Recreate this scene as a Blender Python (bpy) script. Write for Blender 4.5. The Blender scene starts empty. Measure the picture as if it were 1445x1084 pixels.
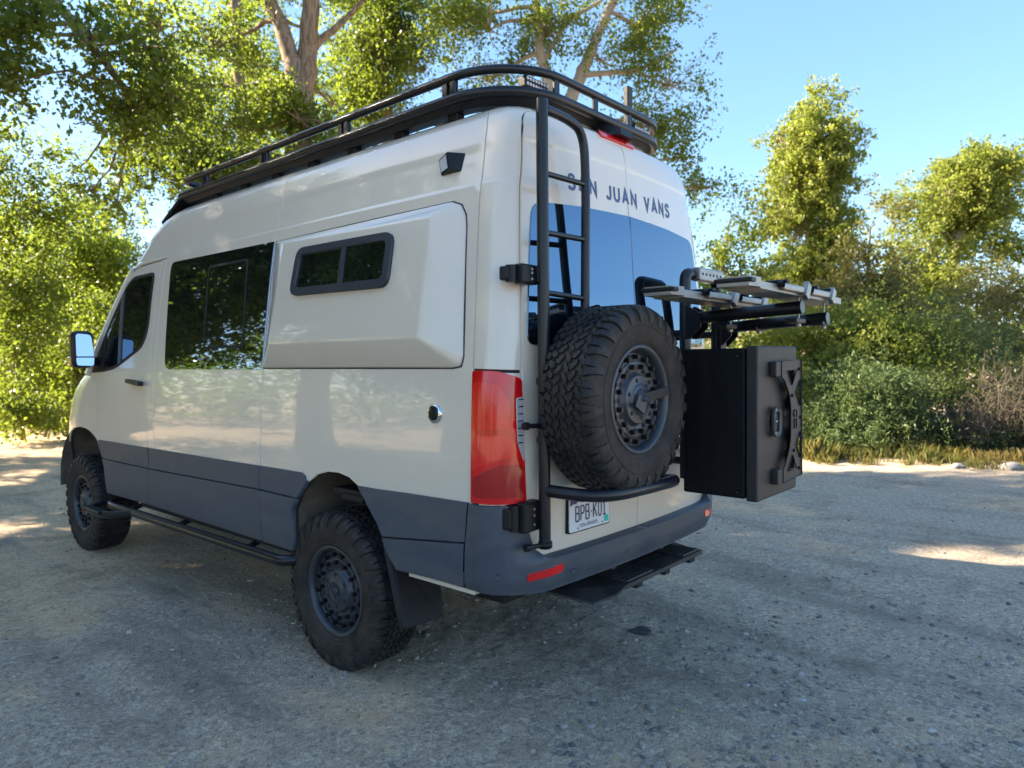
import bpy, bmesh, math, random
import numpy as np
from mathutils import Vector, Matrix
from mathutils.geometry import delaunay_2d_cdt
PI=math.pi; R=math.radians
rng=np.random.default_rng(7); random.seed(7)
scene=bpy.context.scene; COL=scene.collection

# ------------------------------------------------------------------ camera
CAM=np.array([-3.11,-3.087,1.5917]); YAW,PITCH,ROLL,FPX=.8529,-.0341,-.0108,998.9
PW,PH=1445,1084
def cam_axes():
    f=np.array([math.sin(YAW)*math.cos(PITCH),math.cos(YAW)*math.cos(PITCH),math.sin(PITCH)])
    r=np.array([math.cos(YAW),-math.sin(YAW),0]); u=np.cross(r,f); c,s=math.cos(ROLL),math.sin(ROLL)
    return c*r+s*u,-s*r+c*u,f
CR,CU,CF=cam_axes()
cd=bpy.data.cameras.new('camera'); cam=bpy.data.objects.new('camera',cd); COL.objects.link(cam)
cam.matrix_world=Matrix(((CR[0],CU[0],-CF[0],CAM[0]),(CR[1],CU[1],-CF[1],CAM[1]),(CR[2],CU[2],-CF[2],CAM[2]),(0,0,0,1)))
cd.sensor_fit='HORIZONTAL'; cd.sensor_width=36; cd.lens=FPX/PW*36; cd.clip_start=.05; cd.clip_end=2000
cd.dof.use_dof=True; cd.dof.focus_distance=3.7; cd.dof.aperture_fstop=2.4
scene.camera=cam
def at(px,py,d):
    """world point seen at photo pixel px,py at forward distance d"""
    return CAM+d*(CF+CR*(px-PW/2)/FPX-CU*(py-PH/2)/FPX)
def ground_at(px,d):
    p=at(px,PH/2,d); return np.array([p[0],p[1],0.])

# ------------------------------------------------------------------ sky, sun, exposure
SUN_AZ,SUN_EL=R(-31),R(29)            # heading measured from +y towards +x
world=bpy.data.worlds.new('World'); scene.world=world; world.use_nodes=True
nt=world.node_tree; nt.nodes.clear()
sky=nt.nodes.new('ShaderNodeTexSky'); sky.sky_type='NISHITA'; sky.sun_disc=False
sky.sun_elevation=SUN_EL; sky.sun_rotation=SUN_AZ; sky.altitude=2200; sky.air_density=1.0; sky.dust_density=2.5; sky.ozone_density=2.4
bg=nt.nodes.new('ShaderNodeBackground'); bg.inputs[1].default_value=.15
wo=nt.nodes.new('ShaderNodeOutputWorld'); hs=nt.nodes.new('ShaderNodeHueSaturation'); hs.inputs['Saturation'].default_value=1.36; hs.inputs['Value'].default_value=.72; gmn=nt.nodes.new('ShaderNodeGamma'); gmn.inputs[1].default_value=.62; nt.links.new(sky.outputs[0],gmn.inputs[0]); nt.links.new(gmn.outputs[0],hs.inputs['Color']); nt.links.new(hs.outputs[0],bg.inputs[0]); nt.links.new(bg.outputs[0],wo.inputs[0])
sl=bpy.data.lights.new('sun','SUN'); sl.energy=4.6; sl.angle=R(.6); sl.color=(1,.86,.66)
so=bpy.data.objects.new('sun',sl); COL.objects.link(so)
sd=Vector((math.sin(SUN_AZ)*math.cos(SUN_EL),math.cos(SUN_AZ)*math.cos(SUN_EL),math.sin(SUN_EL)))
so.rotation_euler=(-sd).to_track_quat('-Z','Y').to_euler(); so.location=sd*30
vs=scene.view_settings; vs.view_transform='Standard'; vs.look='None'; vs.exposure=2.68; vs.gamma=1.0
try: vs.use_curve_mapping=False
except Exception: pass
scene.cycles.max_bounces=8; scene.cycles.transparent_max_bounces=8; scene.cycles.diffuse_bounces=4
scene.cycles.use_denoising=True

# ------------------------------------------------------------------ materials
def nmat(name):
    m=bpy.data.materials.new(name); m.use_nodes=True; t=m.node_tree; t.nodes.clear()
    o=t.nodes.new('ShaderNodeOutputMaterial'); b=t.nodes.new('ShaderNodeBsdfPrincipled')
    t.links.new(b.outputs[0],o.inputs[0]); return m,t,b
def mixc(t,fac,a,b,mode='MIX'):
    n=t.nodes.new('ShaderNodeMix'); n.data_type='RGBA'; n.blend_type=mode
    for s,v in ((0,fac),(6,a),(7,b)):
        if hasattr(v,'links'): t.links.new(v,n.inputs[s])
        else: n.inputs[s].default_value=v if s==0 else (*v,1)
    return n.outputs[2]
def noise(t,scale,detail=4,rough=.6,vec=None,stretch=None):
    tc=t.nodes.new('ShaderNodeTexCoord'); n=t.nodes.new('ShaderNodeTexNoise')
    n.inputs['Scale'].default_value=scale; n.inputs['Detail'].default_value=detail; n.inputs['Roughness'].default_value=rough
    src=tc.outputs['Object']
    if stretch:
        mp=t.nodes.new('ShaderNodeMapping'); mp.inputs['Scale'].default_value=stretch; t.links.new(src,mp.inputs[0]); src=mp.outputs[0]
    t.links.new(src,n.inputs['Vector']); return n.outputs[0]
def ramp(t,src,a,b,lo=0.,hi=1.):
    n=t.nodes.new('ShaderNodeMapRange'); n.clamp=True
    t.links.new(src,n.inputs[0]); n.inputs[1].default_value=a; n.inputs[2].default_value=b; n.inputs[3].default_value=lo; n.inputs[4].default_value=hi
    return n.outputs[0]
def bump(t,b,h,strength,dist):
    n=t.nodes.new('ShaderNodeBump'); n.inputs['Strength'].default_value=strength; n.inputs['Distance'].default_value=dist
    t.links.new(h,n.inputs['Height']); t.links.new(n.outputs[0],b.inputs['Normal'])
def simple(name,col,rough=.5,metal=0.,dirt=None,dirtcol=(.16,.14,.12),dscale=6,coat=0,var=.0,bmp=0,bscale=300,spec=.5,stretch=None):
    m,t,b=nmat(name)
    c=None
    if var:
        c=mixc(t,ramp(t,noise(t,9,3),.3,.7),tuple(x*(1-var) for x in col),tuple(min(1,x*(1+var)) for x in col))
    if dirt:
        f=ramp(t,noise(t,dscale,6,.7,stretch=stretch),dirt[0],dirt[1],0,dirt[2]); c=mixc(t,f,c if c is not None else col,dirtcol)
        t.links.new(ramp(t,noise(t,dscale,6,.7,stretch=stretch),dirt[0],dirt[1],rough,min(1,rough+.3*dirt[2]+.05)),b.inputs['Roughness'])
    else: b.inputs['Roughness'].default_value=rough
    if c is None: b.inputs['Base Color'].default_value=(*col,1)
    else: t.links.new(c,b.inputs['Base Color'])
    b.inputs['Metallic'].default_value=metal; b.inputs['Specular IOR Level'].default_value=spec
    b.inputs['Coat Weight'].default_value=coat; b.inputs['Coat Roughness'].default_value=.03
    if bmp: bump(t,b,noise(t,bscale,2),bmp,.002)
    return m
M={}
PAINT=(.74,.64,.51)
M['paint']=simple('cream_paint',PAINT,.32,dirt=(.48,.80,.10),dirtcol=(.36,.29,.21),dscale=2.2,coat=1.0)
M['seam']=simple('seam_black',(.012,.012,.013),.7)
M['clad']=simple('slate_plastic',(.052,.068,.094),.42,spec=.45,dirt=(.38,.70,.5),dirtcol=(.145,.130,.115),dscale=4,var=.08,bmp=.15,bscale=900,stretch=(1,.5,1.6))
M['bumper']=simple('bumper_plastic',(.050,.063,.086),.42,spec=.45,dirt=(.40,.72,.5),dirtcol=(.145,.130,.112),dscale=5,var=.08,bmp=.15,bscale=900)
M['black']=simple('black_powder_coat',(.008,.009,.011),.42,spec=.3,dirt=(.5,.8,.25),dirtcol=(.05,.045,.04),dscale=8,bmp=.2,bscale=700)
M['tube']=simple('satin_black_tube',(.010,.0115,.015),.30,spec=.4,dirt=(.5,.8,.3),dirtcol=(.05,.046,.042),dscale=9)
M['dark']=simple('matt_black',(.010,.010,.011),.8)
M['glass']=simple('tinted_glass',(.006,.007,.008),.015,spec=1.0); M['glass'].node_tree.nodes['Principled BSDF'].inputs['IOR'].default_value=2.1; M['glass'].node_tree.nodes['Principled BSDF'].inputs['Specular Tint'].default_value=(.50,.74,1,1)  # blue of the reflected sky is put into the specular tint
M['winframe']=simple('window_frame_grey',(.028,.034,.046),.42,dirt=(.5,.8,.2),dirtcol=(.08,.075,.07))
M['rubber']=simple('tyre_rubber',(.013,.0125,.0125),.62,spec=.3,dirt=(.34,.62,.65),dirtcol=(.088,.068,.054),dscale=7,bmp=.3,bscale=260)
M['tread']=simple('tread_rubber',(.013,.013,.014),.5,spec=.35,dirt=(.40,.70,.55),dirtcol=(.080,.066,.054),dscale=11,bmp=.3,bscale=300)
M['rim']=simple('gunmetal_rim',(.060,.068,.082),.34,.4,dirt=(.42,.75,.4),dirtcol=(.085,.075,.065),dscale=12)
M['bolt']=simple('black_bolt',(.014,.014,.016),.4,.3)
M['steel']=simple('bare_aluminium',(.30,.30,.285),.42,.8,dirt=(.5,.8,.3),dirtcol=(.25,.23,.2),dscale=14)
M['chrome']=simple('chrome',(.75,.75,.76),.08,1)
M['mirror']=simple('mirror_glass',(.85,.87,.9),.02,1)
M['red']=simple('red_lens',(.66,.006,.008),.14,coat=.6,var=.25)
M['redin']=simple('dark_red_reflector',(.36,.003,.005),.2,coat=.6)
M['redhi']=simple('bright_red_reflector',(.80,.012,.014),.16,coat=.6)
M['lens']=simple('clear_ribbed_lens',(.42,.42,.43),.12,coat=1,spec=1)
M['lamp']=simple('white_lamp_lens',(.62,.64,.66),.25,coat=1)
M['amber']=simple('amber_lens',(.55,.16,.05),.2,coat=1)
M['decal']=simple('slate_blue_vinyl',(.045,.085,.20),.45)
M['plate']=simple('plate_white',(.72,.74,.76),.35,var=.03)
M['navy']=simple('plate_navy',(.035,.035,.11),.4)
M['teal']=simple('sticker_teal',(.03,.55,.45),.5)
M['box']=simple('textured_black_box',(.005,.0055,.007),.45,spec=.22,dirt=(.5,.85,.35),dirtcol=(.028,.027,.026),dscale=5,bmp=.6,bscale=500,stretch=(3,3,.3))
M['lid']=simple('dusty_black_lid',(.018,.0175,.018),.40,spec=.4,dirt=(.35,.8,.5),dirtcol=(.06,.054,.047),dscale=4,bmp=.6,bscale=600)
M['step']=simple('dusty_step_steel',(.022,.022,.023),.45,spec=.5,dirt=(.35,.7,.6),dirtcol=(.085,.078,.068),dscale=9)
M['liner']=simple('muddy_wheel_liner',(.12,.10,.08),.85,dirt=(.35,.65,.8),dirtcol=(.27,.22,.16),dscale=5)
M['flap']=simple('rubber_mudflap',(.016,.017,.020),.6,spec=.3,dirt=(.40,.75,.5),dirtcol=(.07,.06,.052),dscale=6)

# ------------------------------------------------------------------ object helpers
def link(o,parent=None,label=None,cat=None,group=None,kind=None):
    COL.objects.link(o)
    if parent is not None: o.parent=parent
    for k,v in (('label',label),('category',cat),('group',group),('kind',kind)):
        if v: o[k]=v
    return o
def empty(name,loc,label,cat,group=None,rz=0,parent=None):
    o=bpy.data.objects.new(name,None); o.location=loc; o.rotation_euler=(0,0,rz); o.empty_display_size=.1
    return link(o,parent,label,cat,group)
def meshobj(name,me,mat,parent=None,**k):
    if mat is not None and not me.materials: me.materials.append(M[mat] if isinstance(mat,str) else mat)
    return link(bpy.data.objects.new(name,me),parent,**k)
def copyobj(src,parent,**props):
    c=src.copy(); COL.objects.link(c); c.parent=parent
    for k,v in props.items(): c[k]=v
    return c
def copytree(src,parent=None):
    c=src.copy(); COL.objects.link(c); c.parent=parent
    for ch in src.children: copytree(ch,c)
    return c
class MB:
    def __init__(s): s.v=[]; s.f=[]; s.sm=[]
    def add(s,V,F,smooth=False):
        o=len(s.v); s.v+= [tuple(map(float,p)) for p in V]; s.f+=[tuple(i+o for i in f) for f in F]; s.sm+=[smooth]*len(F); return s
    def box(s,c,d,rot=None,b=0.0):
        """box with centre c, size d and chamfered edges b"""
        hx,hy,hz=[x/2 for x in d]; V=[];F=[]
        if b<=0:
            V=[(x,y,z) for x in(-hx,hx) for y in(-hy,hy) for z in(-hz,hz)]
            F=[(0,1,3,2),(4,6,7,5),(0,4,5,1),(2,3,7,6),(0,2,6,4),(1,5,7,3)]
        else:
            b=min(b,hx*.9,hy*.9,hz*.9); bm=bmesh.new(); bmesh.ops.create_cube(bm,size=1)
            for q in bm.verts: q.co=Vector((q.co.x*d[0],q.co.y*d[1],q.co.z*d[2]))
            bmesh.ops.bevel(bm,geom=list(bm.edges),offset=b,segments=2,affect='EDGES',profile=.5)
            bm.verts.index_update(); V=[tuple(q.co) for q in bm.verts]; F=[tuple(q.index for q in f.verts) for f in bm.faces]; bm.free()
        A=np.array(V)
        if rot is not None: A=A@np.array(rot).T
        return s.add(A+np.array(c),F)
    def tube(s,pts,r,n=12,caps=True,closed=False):
        P=[np.array(p,float) for p in pts]; m=len(P); rr=[r]*m if np.isscalar(r) else list(r)
        V=[];F=[]; up=None
        for i in range(m):
            a=P[(i-1)%m] if (i>0 or closed) else P[i]; c=P[(i+1)%m] if (i<m-1 or closed) else P[i]
            t=c-a; t=t/(np.linalg.norm(t)+1e-12)
            if up is None:
                up=np.cross(t,[0,0,1.]); 
                if np.linalg.norm(up)<.05: up=np.cross(t,[0,1.,0])
            up=up-t*np.dot(up,t); up=up/np.linalg.norm(up); w=np.cross(t,up)
            for k in range(n):
                q=2*PI*k/n; V.append(P[i]+rr[i]*(math.cos(q)*up+math.sin(q)*w))
        for i in range(m if closed else m-1):
            for k in range(n):
                a=i*n+k; b=i*n+(k+1)%n; j=(i+1)%m; F.append((a,b,j*n+(k+1)%n,j*n+k))
        s.add(V,F,True)
        if caps and not closed:
            s.add(V[:n],[tuple(range(n))[::-1]]); s.add(V[-n:],[tuple(range(n))])
        return s
    def lathe(s,prof,n=64,axis=0,c=(0,0,0),smooth=True,a0=0,a1=2*PI):
        """prof: list of (position along axis, radius)"""
        V=[];F=[];m=len(prof); full=abs(a1-a0-2*PI)<1e-6; N=n if full else n+1
        for k in range(N):
            q=a0+(a1-a0)*k/n
            for x,r in prof:
                p=[0,0,0]; p[axis]=x; p[(axis+1)%3]=r*math.cos(q); p[(axis+2)%3]=r*math.sin(q); V.append([p[j]+c[j] for j in range(3)])
        for k in range(n):
            k2=(k+1)%N
            for i in range(m-1): F.append((k*m+i,k*m+i+1,k2*m+i+1,k2*m+i))
        return s.add(V,F,smooth)
    def cyl(s,a,b,r,n=12): return s.tube([a,b],r,n)
    def prism(s,poly,f0,f1):
        """poly 2D list, f0/f1 map (u,v)->3D for the two faces"""
        n=len(poly); V=[f0(*p) for p in poly]+[f1(*p) for p in poly]
        F=[tuple(range(n))[::-1],tuple(range(n,2*n))]+[(i,(i+1)%n,n+(i+1)%n,n+i) for i in range(n)]
        return s.add(V,F)
    def mesh(s,name):
        me=bpy.data.meshes.new(name); me.from_pydata(s.v,[],s.f); me.polygons.foreach_set('use_smooth',s.sm)
        bm=bmesh.new(); bm.from_mesh(me); bmesh.ops.recalc_face_normals(bm,faces=bm.faces); bm.to_mesh(me); bm.free(); me.update(); return me
    def build(s,name,mat,parent=None,**k): return meshobj(name,s.mesh(name),mat,parent,**k)
def rounded(pts,n=5):
    """pts: (u,v,radius); returns a polygon with rounded corners"""
    out=[]; m=len(pts)
    for i in range(m):
        p=np.array(pts[i][:2]); r=pts[i][2] if len(pts[i])>2 else 0
        if r<=0: out.append(tuple(p)); continue
        a=np.array(pts[i-1][:2])-p; b=np.array(pts[(i+1)%m][:2])-p; la,lb=np.linalg.norm(a),np.linalg.norm(b)
        ra=min(r,la*.48); rb=min(r,lb*.48); A=p+a/la*ra; B=p+b/lb*rb
        for k in range(n+1):
            t=k/n; out.append(tuple((1-t)**2*A+2*t*(1-t)*p+t*t*B))
    return out
def fillet_path(pts,r,n=7):
    """3D polyline with rounded bends"""
    P=[np.array(p,float) for p in pts]; out=[P[0]]
    for i in range(1,len(P)-1):
        a=P[i-1]-P[i]; b=P[i+1]-P[i]; la,lb=np.linalg.norm(a),np.linalg.norm(b); ra=min(r,la*.49); rb=min(r,lb*.49)
        A=P[i]+a/la*ra; B=P[i]+b/lb*rb
        for k in range(n+1):
            t=k/n; out.append((1-t)**2*A+2*t*(1-t)*P[i]+t*t*B)
    out.append(P[-1]); return out
def densify(poly,h):
    out=[]; m=len(poly)
    for i in range(m):
        a=np.array(poly[i],float); b=np.array(poly[(i+1)%m],float); k=max(1,int(math.ceil(np.linalg.norm(b-a)/h)))
        for j in range(k): out.append(a+(b-a)*j/k)
    return np.array(out)
def inside(pts,poly):
    x,y=pts[:,0],pts[:,1]; c=np.zeros(len(pts),bool); j=len(poly)-1
    for i in range(len(poly)):
        xi,yi=poly[i]; xj,yj=poly[j]
        if yi!=yj: c^=((yi>y)!=(yj>y))&(x<(xj-xi)*(y-yi)/(yj-yi)+xi)
        j=i
    return c
def triangulate(poly,holes=(),h=.06,rows=()):
    loops=[densify(poly,h)]+[densify(q,h) for q in holes]
    V=np.concatenate(loops); E=[]; o=0
    for l in loops: E+=[(o+i,o+(i+1)%len(l)) for i in range(len(l))]; o+=len(l)
    lo,hi=loops[0].min(0),loops[0].max(0)
    gx,gy=np.meshgrid(np.arange(lo[0]+h/2,hi[0],h),np.arange(lo[1]+h/2,hi[1],h)); G=np.stack([gx.ravel(),gy.ravel()],1)
    for rv in rows: G=G[np.abs(G[:,1]-rv)>.03]
    for rv in rows: q=np.arange(lo[0]+h/4,hi[0],h*.7); G=np.concatenate([G,np.stack([q,np.full(len(q),rv)],1)])
    if len(G):
        k=inside(G,loops[0])
        for l in loops[1:]: k&=~inside(G,l)
        G=G[k]
        if len(G): G=G[np.array([np.min(((V-g)**2).sum(1)) for g in G])>((.35*h)**2 if not rows else .004**2)]
    A=np.concatenate([V,G]) if len(G) else V
    r=delaunay_2d_cdt([Vector(p) for p in A],E,[],0,1e-7)
    P=np.array([tuple(p) for p in r[0]]); T=np.array([tuple(f) for f in r[2]])
    c=P[T].mean(1); k=inside(c,loops[0])
    for l in loops[1:]: k&=~inside(c,l)
    return P,T[k]
CREASES=[.77,.79,.81,1.04,1.06,1.08,2.344,2.351,2.358,2.365,2.372,2.38,2.50,2.515,2.53,2.545,2.56,2.575]
def patch(name,poly,mat,parent=None,off=0.,depth=.02,h=.06,holes=(),surf=None,inset=0.,**k):
    """a panel of the body skin: a polygon of the (s,v) domain laid on the surface and given a turned-in edge"""
    base=surf or S
    if surf is None:
        offf=off if callable(off) else (lambda s,v:off)
        def P3(s,v): return S(s,v)+np.asarray(offf(s,v))[...,None]*normal(s,v)
    else: P3=surf
    P,T=triangulate(poly,holes,h,CREASES if (surf is None and mat=='paint') else ()); s,v=P[:,0],P[:,1]; e=5e-4
    X=P3(s,v).copy(); n=np.cross(P3(s,v+e)-P3(s,v-e),P3(s+e,v)-P3(s-e,v)); n/=np.linalg.norm(n,axis=1,keepdims=True)
    g=np.cross(X[T[:,1]]-X[T[:,0]],X[T[:,2]]-X[T[:,0]]); fl=(g*n[T[:,0]]).sum(1)<0; T[fl]=T[fl][:,::-1]
    cnt={}
    for t in T:
        for a,b in ((t[0],t[1]),(t[1],t[2]),(t[2],t[0])): cnt[(a,b)]=1
    be=[(a,b) for (a,b) in cnt if (b,a) not in cnt]
    used=sorted({a for e_ in be for a in e_}); mp={a:i for i,a in enumerate(used)}
    on=np.zeros((len(used),3))
    for a,b in be:
        q=np.cross(X[b]-X[a],n[a]); q/=np.linalg.norm(q)+1e-12; on[mp[a]]+=q; on[mp[b]]+=q
    on/=np.linalg.norm(on,axis=1,keepdims=True)+1e-12
    X[used]-=on*inset
    N0=len(X); N1=N0+len(used); ux=X[used]; un=n[used]
    mid=ux+on*.0006-un*.0012                       # small rounded lip
    V=np.concatenate([X,mid,mid-un*depth]); NN=np.concatenate([n,on*.8+un*.6,on])
    F=[tuple(int(i) for i in t) for t in T]
    for a,b in be:
        i,j=mp[a],mp[b]; F.append((a,N0+i,N0+j,b)); F.append((N0+i,N1+i,N1+j,N0+j))
    me=bpy.data.meshes.new(name); me.from_pydata(V.tolist(),[],F); me.polygons.foreach_set('use_smooth',[True]*len(F)); me.update()
    NN=NN/(np.linalg.norm(NN,axis=1,keepdims=True)+1e-12)
    me.normals_split_custom_set_from_vertices([tuple(q) for q in NN])
    return meshobj(name,me,mat,parent,**k)
def mirror(o,parent=None,name=None):
    c=o.copy(); COL.objects.link(c); c.parent=parent if parent is not None else o.parent; c.scale.x=-1
    for ch in o.children: 
        d=ch.copy(); COL.objects.link(d); d.parent=c
    return c
GL={'A':(.74,[[(0,0),(.37,1),(.74,0)],[(.13,.32),(.61,.32)]]),'N':(.64,[[(0,0),(0,1),(.64,0),(.64,1)]]),
 'S':(.6,[[(.58,.8),(.5,.95),(.3,1),(.1,.93),(.03,.76),(.12,.6),(.3,.52),(.5,.43),(.6,.25),(.5,.06),(.3,0),(.08,.05),(0,.2)]]),
 'J':(.46,[[(.46,1),(.46,.22),(.37,.04),(.22,0),(.06,.06),(0,.22)]]),'U':(.62,[[(0,1),(0,.25),(.09,.06),(.31,0),(.53,.06),(.62,.25),(.62,1)]]),
 'V':(.7,[[(0,1),(.35,0),(.7,1)]]),'B':(.56,[[(0,0),(0,1),(.4,1),(.53,.9),(.53,.63),(.4,.53),(0,.53)],[(.4,.53),(.56,.42),(.56,.11),(.42,0),(0,0)]]),
 'P':(.55,[[(0,0),(0,1),(.42,1),(.55,.88),(.55,.6),(.42,.48),(0,.48)]]),'K':(.58,[[(0,0),(0,1)],[(.55,1),(0,.42)],[(.18,.6),(.58,0)]]),
 '0':(.52,[[(.26,1),(.42,.96),(.52,.8),(.52,.2),(.42,.04),(.26,0),(.1,.04),(0,.2),(0,.8),(.1,.96),(.26,1)]]),
 '1':(.5,[[(.03,.8),(.26,1),(.26,0)],[(.02,0),(.5,0)]]),'C':(.55,[[(.54,.78),(.42,.96),(.26,1),(.1,.92),(0,.7),(0,.3),(.1,.08),(.26,0),(.42,.04),(.54,.22)]]),
 'O':(.62,[[(.31,1),(.5,.94),(.62,.7),(.62,.3),(.5,.06),(.31,0),(.12,.06),(0,.3),(0,.7),(.12,.94),(.31,1)]]),'L':(.5,[[(0,1),(0,0),(.5,0)]]),
 'R':(.56,[[(0,0),(0,1),(.42,1),(.55,.88),(.55,.6),(.42,.48),(0,.48)],[(.3,.48),(.56,0)]]),'D':(.58,[[(0,0),(0,1),(.3,1),(.5,.88),(.58,.62),(.58,.38),(.5,.12),(.3,0),(0,0)]]),
 '.':(.16,[[(0,.46),(.16,.46)]]),' ':(.35,[])}
def ribbon(mb,pl,w,fn,lift):
    P=[np.array(p,float) for p in pl]; closed=np.allclose(P[0],P[-1]); m=len(P); Lp=[];Rp=[]
    for i in range(m):
        a=P[i]-P[i-1] if i>0 else (P[0]-P[-2] if closed else P[1]-P[0]); b=P[i+1]-P[i] if i<m-1 else (P[1]-P[0] if closed else P[-1]-P[-2])
        a=a/np.linalg.norm(a); b=b/np.linalg.norm(b); na=np.array([-a[1],a[0]]); nb=np.array([-b[1],b[0]]); q=na+nb; q/=max(1e-6,np.linalg.norm(q)); k=w/2/max(.35,np.dot(q,na))
        Lp.append(P[i]+q*k); Rp.append(P[i]-q*k)
    V=[fn(p[0],p[1],lift) for p in Lp]+[fn(p[0],p[1],lift) for p in Rp]
    mb.add(V,[(i,m+i,m+i+1,i+1) for i in range(m-1)])
def lettering(text,width,height,stroke,fn,parent,mat,gap=.22,name='letter',x0=0.,lift=.0015,single=None):
    tot=sum(GL[c][0] for c in text)+gap*(len(text)-1); sx=width/tot; x=x0
    for c in text:
        mb=MB(); wd,st=GL[c]
        for k,pl in enumerate(st):
            ribbon(mb if single is None else single,[(x+p[0]*sx,p[1]*height) for p in pl],stroke,fn,lift+.0004*k)
        if st and single is None: mb.build(name,mat,parent)
        x+=(wd+gap)*sx
# ------------------------------------------------------------------ body surface of the van
def spline(xs, ys):
    xs=np.asarray(xs,float); ys=np.asarray(ys,float); n=len(xs); h=np.diff(xs); d=np.diff(ys)/h
    m=np.zeros(n); m[1:-1]=(d[:-1]*h[1:]+d[1:]*h[:-1])/(h[:-1]+h[1:]); m[0]=d[0]; m[-1]=d[-1]
    for i in range(n-1):
        if d[i]==0: m[i]=m[i+1]=0
    def f(x):
        x=np.clip(np.asarray(x,float),xs[0],xs[-1]); i=np.clip(np.searchsorted(xs,x,side='right')-1,0,n-2)
        t=(x-xs[i])/h[i]; a=(1+2*t)*(1-t)**2; b=t*(1-t)**2; c=t*t*(3-2*t); e=t*t*(t-1)
        return a*ys[i]+b*h[i]*m[i]+c*ys[i+1]+e*h[i]*m[i+1]
    return f
def sstep(a,b,x):
    t=np.clip((x-a)/(b-a),0,1); return t*t*(3-2*t)
# half width and height along the section parameter v (v = z up the side, then round over the roof edge)
f_w=spline([.40,.50,.60,.80,1.0,1.2,1.4,1.56,1.75,1.92,2.1,2.3,2.45,2.58,2.66,2.73,2.79,2.86,2.94],
           [.97,.995,1.008,1.012,1.010,1.006,.998,.986,.966,.944,.920,.888,.860,.828,.802,.768,.722,.658,.58])
f_z=spline([.40,2.0,2.4,2.60,2.66,2.73,2.79,2.86,2.94],[.40,2.0,2.4,2.60,2.655,2.705,2.735,2.752,2.760])
f_yr=spline([.40,.74,1.6,1.8,1.97,2.29,2.5,2.6,2.66,2.73,2.79,2.86,2.94],
            [-1.19,-1.205,-1.208,-1.2,-1.188,-1.168,-1.152,-1.140,-1.125,-1.095,-1.05,-.985,-.91])
f_yf=spline([.40,.55,.75,1.0,1.2,1.35,1.45,1.52,1.6,2.0,2.3,2.45,2.58,2.66,2.73,2.79,2.86,2.94],
            [4.50,4.60,4.64,4.63,4.58,4.47,4.32,4.14,4.05,3.64,3.28,3.10,2.93,2.82,2.70,2.58,2.42,2.22])
f_y0=spline([.40,1.0,1.35,1.6,2.0,2.3,2.45,2.6,2.7,2.94],[3.6,3.6,3.45,3.15,2.80,2.55,2.42,2.25,2.1,1.6])
NF,MF=2.8,2.0
RC=.125; BOW=.055; YC=-1.0
def width(y,v):
    w=f_w(v); y0=f_y0(v); yf=f_yf(v)
    t=np.clip((y-y0)/(yf-y0),0,.9999)
    w=w*(1-t**NF)**(1/MF)
    w=w-.022*np.clip((.4-y)/1.4,0,1.0)**2
    # pressed creases of the high roof
    w=w+(.006*(1-sstep(2.351,2.372,v)))-.0045*(1-sstep(2.50,2.56,v))*sstep(2.36,2.44,v)
    return w
def S(s,v):
    """left side surface: s = y along the side, wrapping round the rear corner to x=0 at the tail"""
    s=np.asarray(s,float)+0*np.asarray(v,float); v=np.asarray(v,float)+0*s
    yr=f_yr(v); W=width(-1.0+0*v,v)
    xa=-(W-RC); sl=2*BOW*xa/(W*W)           # slope of the bowed tail at the corner
    phi=np.arctan(sl)                        # negative
    # arc from angle pi to 3pi/2+phi'
    a0=np.pi; a1=1.5*np.pi+phi
    cx=-W+RC; tx=cx+RC*np.cos(a1); ty=yr+BOW*(tx/W)**2; cy=ty-RC*np.sin(a1)
    L=RC*(a1-a0)
    yside=s+(cy-YC)*np.clip((.5-s)/(.5-YC),0,1)
    x=-width(yside,v); y=yside
    t=YC-s
    ang=a0+np.clip(t,0,None)/RC
    xc=cx+RC*np.cos(ang); yc=cy+RC*np.sin(ang)
    # match width at the corner start
    xr=tx+(t-L); yrr=yr+BOW*(xr/W)**2
    x=np.where(t<=0,x,np.where(t<L,xc,xr)); y=np.where(t<=0,y,np.where(t<L,yc,yrr))
    z=f_z(v)+0*x
    return np.stack([x,y,z],-1)
def s_of_x(x,v):
    """s parameter of a point of the tail at lateral x"""
    v=np.asarray(v,float); W=width(-1.0+0*v,v); xa=-(W-RC)
    phi=np.arctan(2*BOW*xa/(W*W)); a1=1.5*np.pi+phi; L=RC*(a1-np.pi); tx=-W+RC+RC*np.cos(a1)
    return YC-(L+(x-tx))
def normal(s,v,e=1e-4):
    a=S(s+e,v)-S(s-e,v); b=S(s,v+e)-S(s,v-e); n=np.cross(b,a); 
    return n/np.linalg.norm(n,axis=-1,keepdims=True)
# ------------------------------------------------------------------ the van
van=empty('camper_van',(0,0,0),'lifted cream high-roof camper van with dark grey lower cladding and rear-mounted gear','van')
def along(fs,vs,n=24):
    """boundary points of a panel edge given s as a piecewise-linear function of v"""
    return [(float(np.interp(v,vs,fs)),float(v)) for v in np.linspace(vs[0],vs[-1],n)]
VT=2.935; G=.003
ARCH_R=[(.325,.50),(.325,.79),(.273,.878),(.194,.954),(.11,1.005),(.02,1.028),(-.07,1.032),(-.154,1.017),(-.225,.982),(-.316,.89),(-.382,.815),(-.442,.707),(-.515,.60),(-.53,.50)]
ARCH_F=[(3.005,.50),(3.005,.58),(3.035,.77),(3.141,.922),(3.247,.995),(3.36,1.038),(3.46,1.058),(3.60,1.065),(3.75,1.05),(3.90,1.005),(4.03,.93),(4.13,.82),(4.19,.68),(4.21,.50)]
DV=[.742,.80,1.19,1.54,1.96,2.36,2.60,2.66]; DS=[-1.262,-1.236,-1.219,-1.195,-1.171,-1.149,-1.137,-1.138]   # rear door seam
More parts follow.
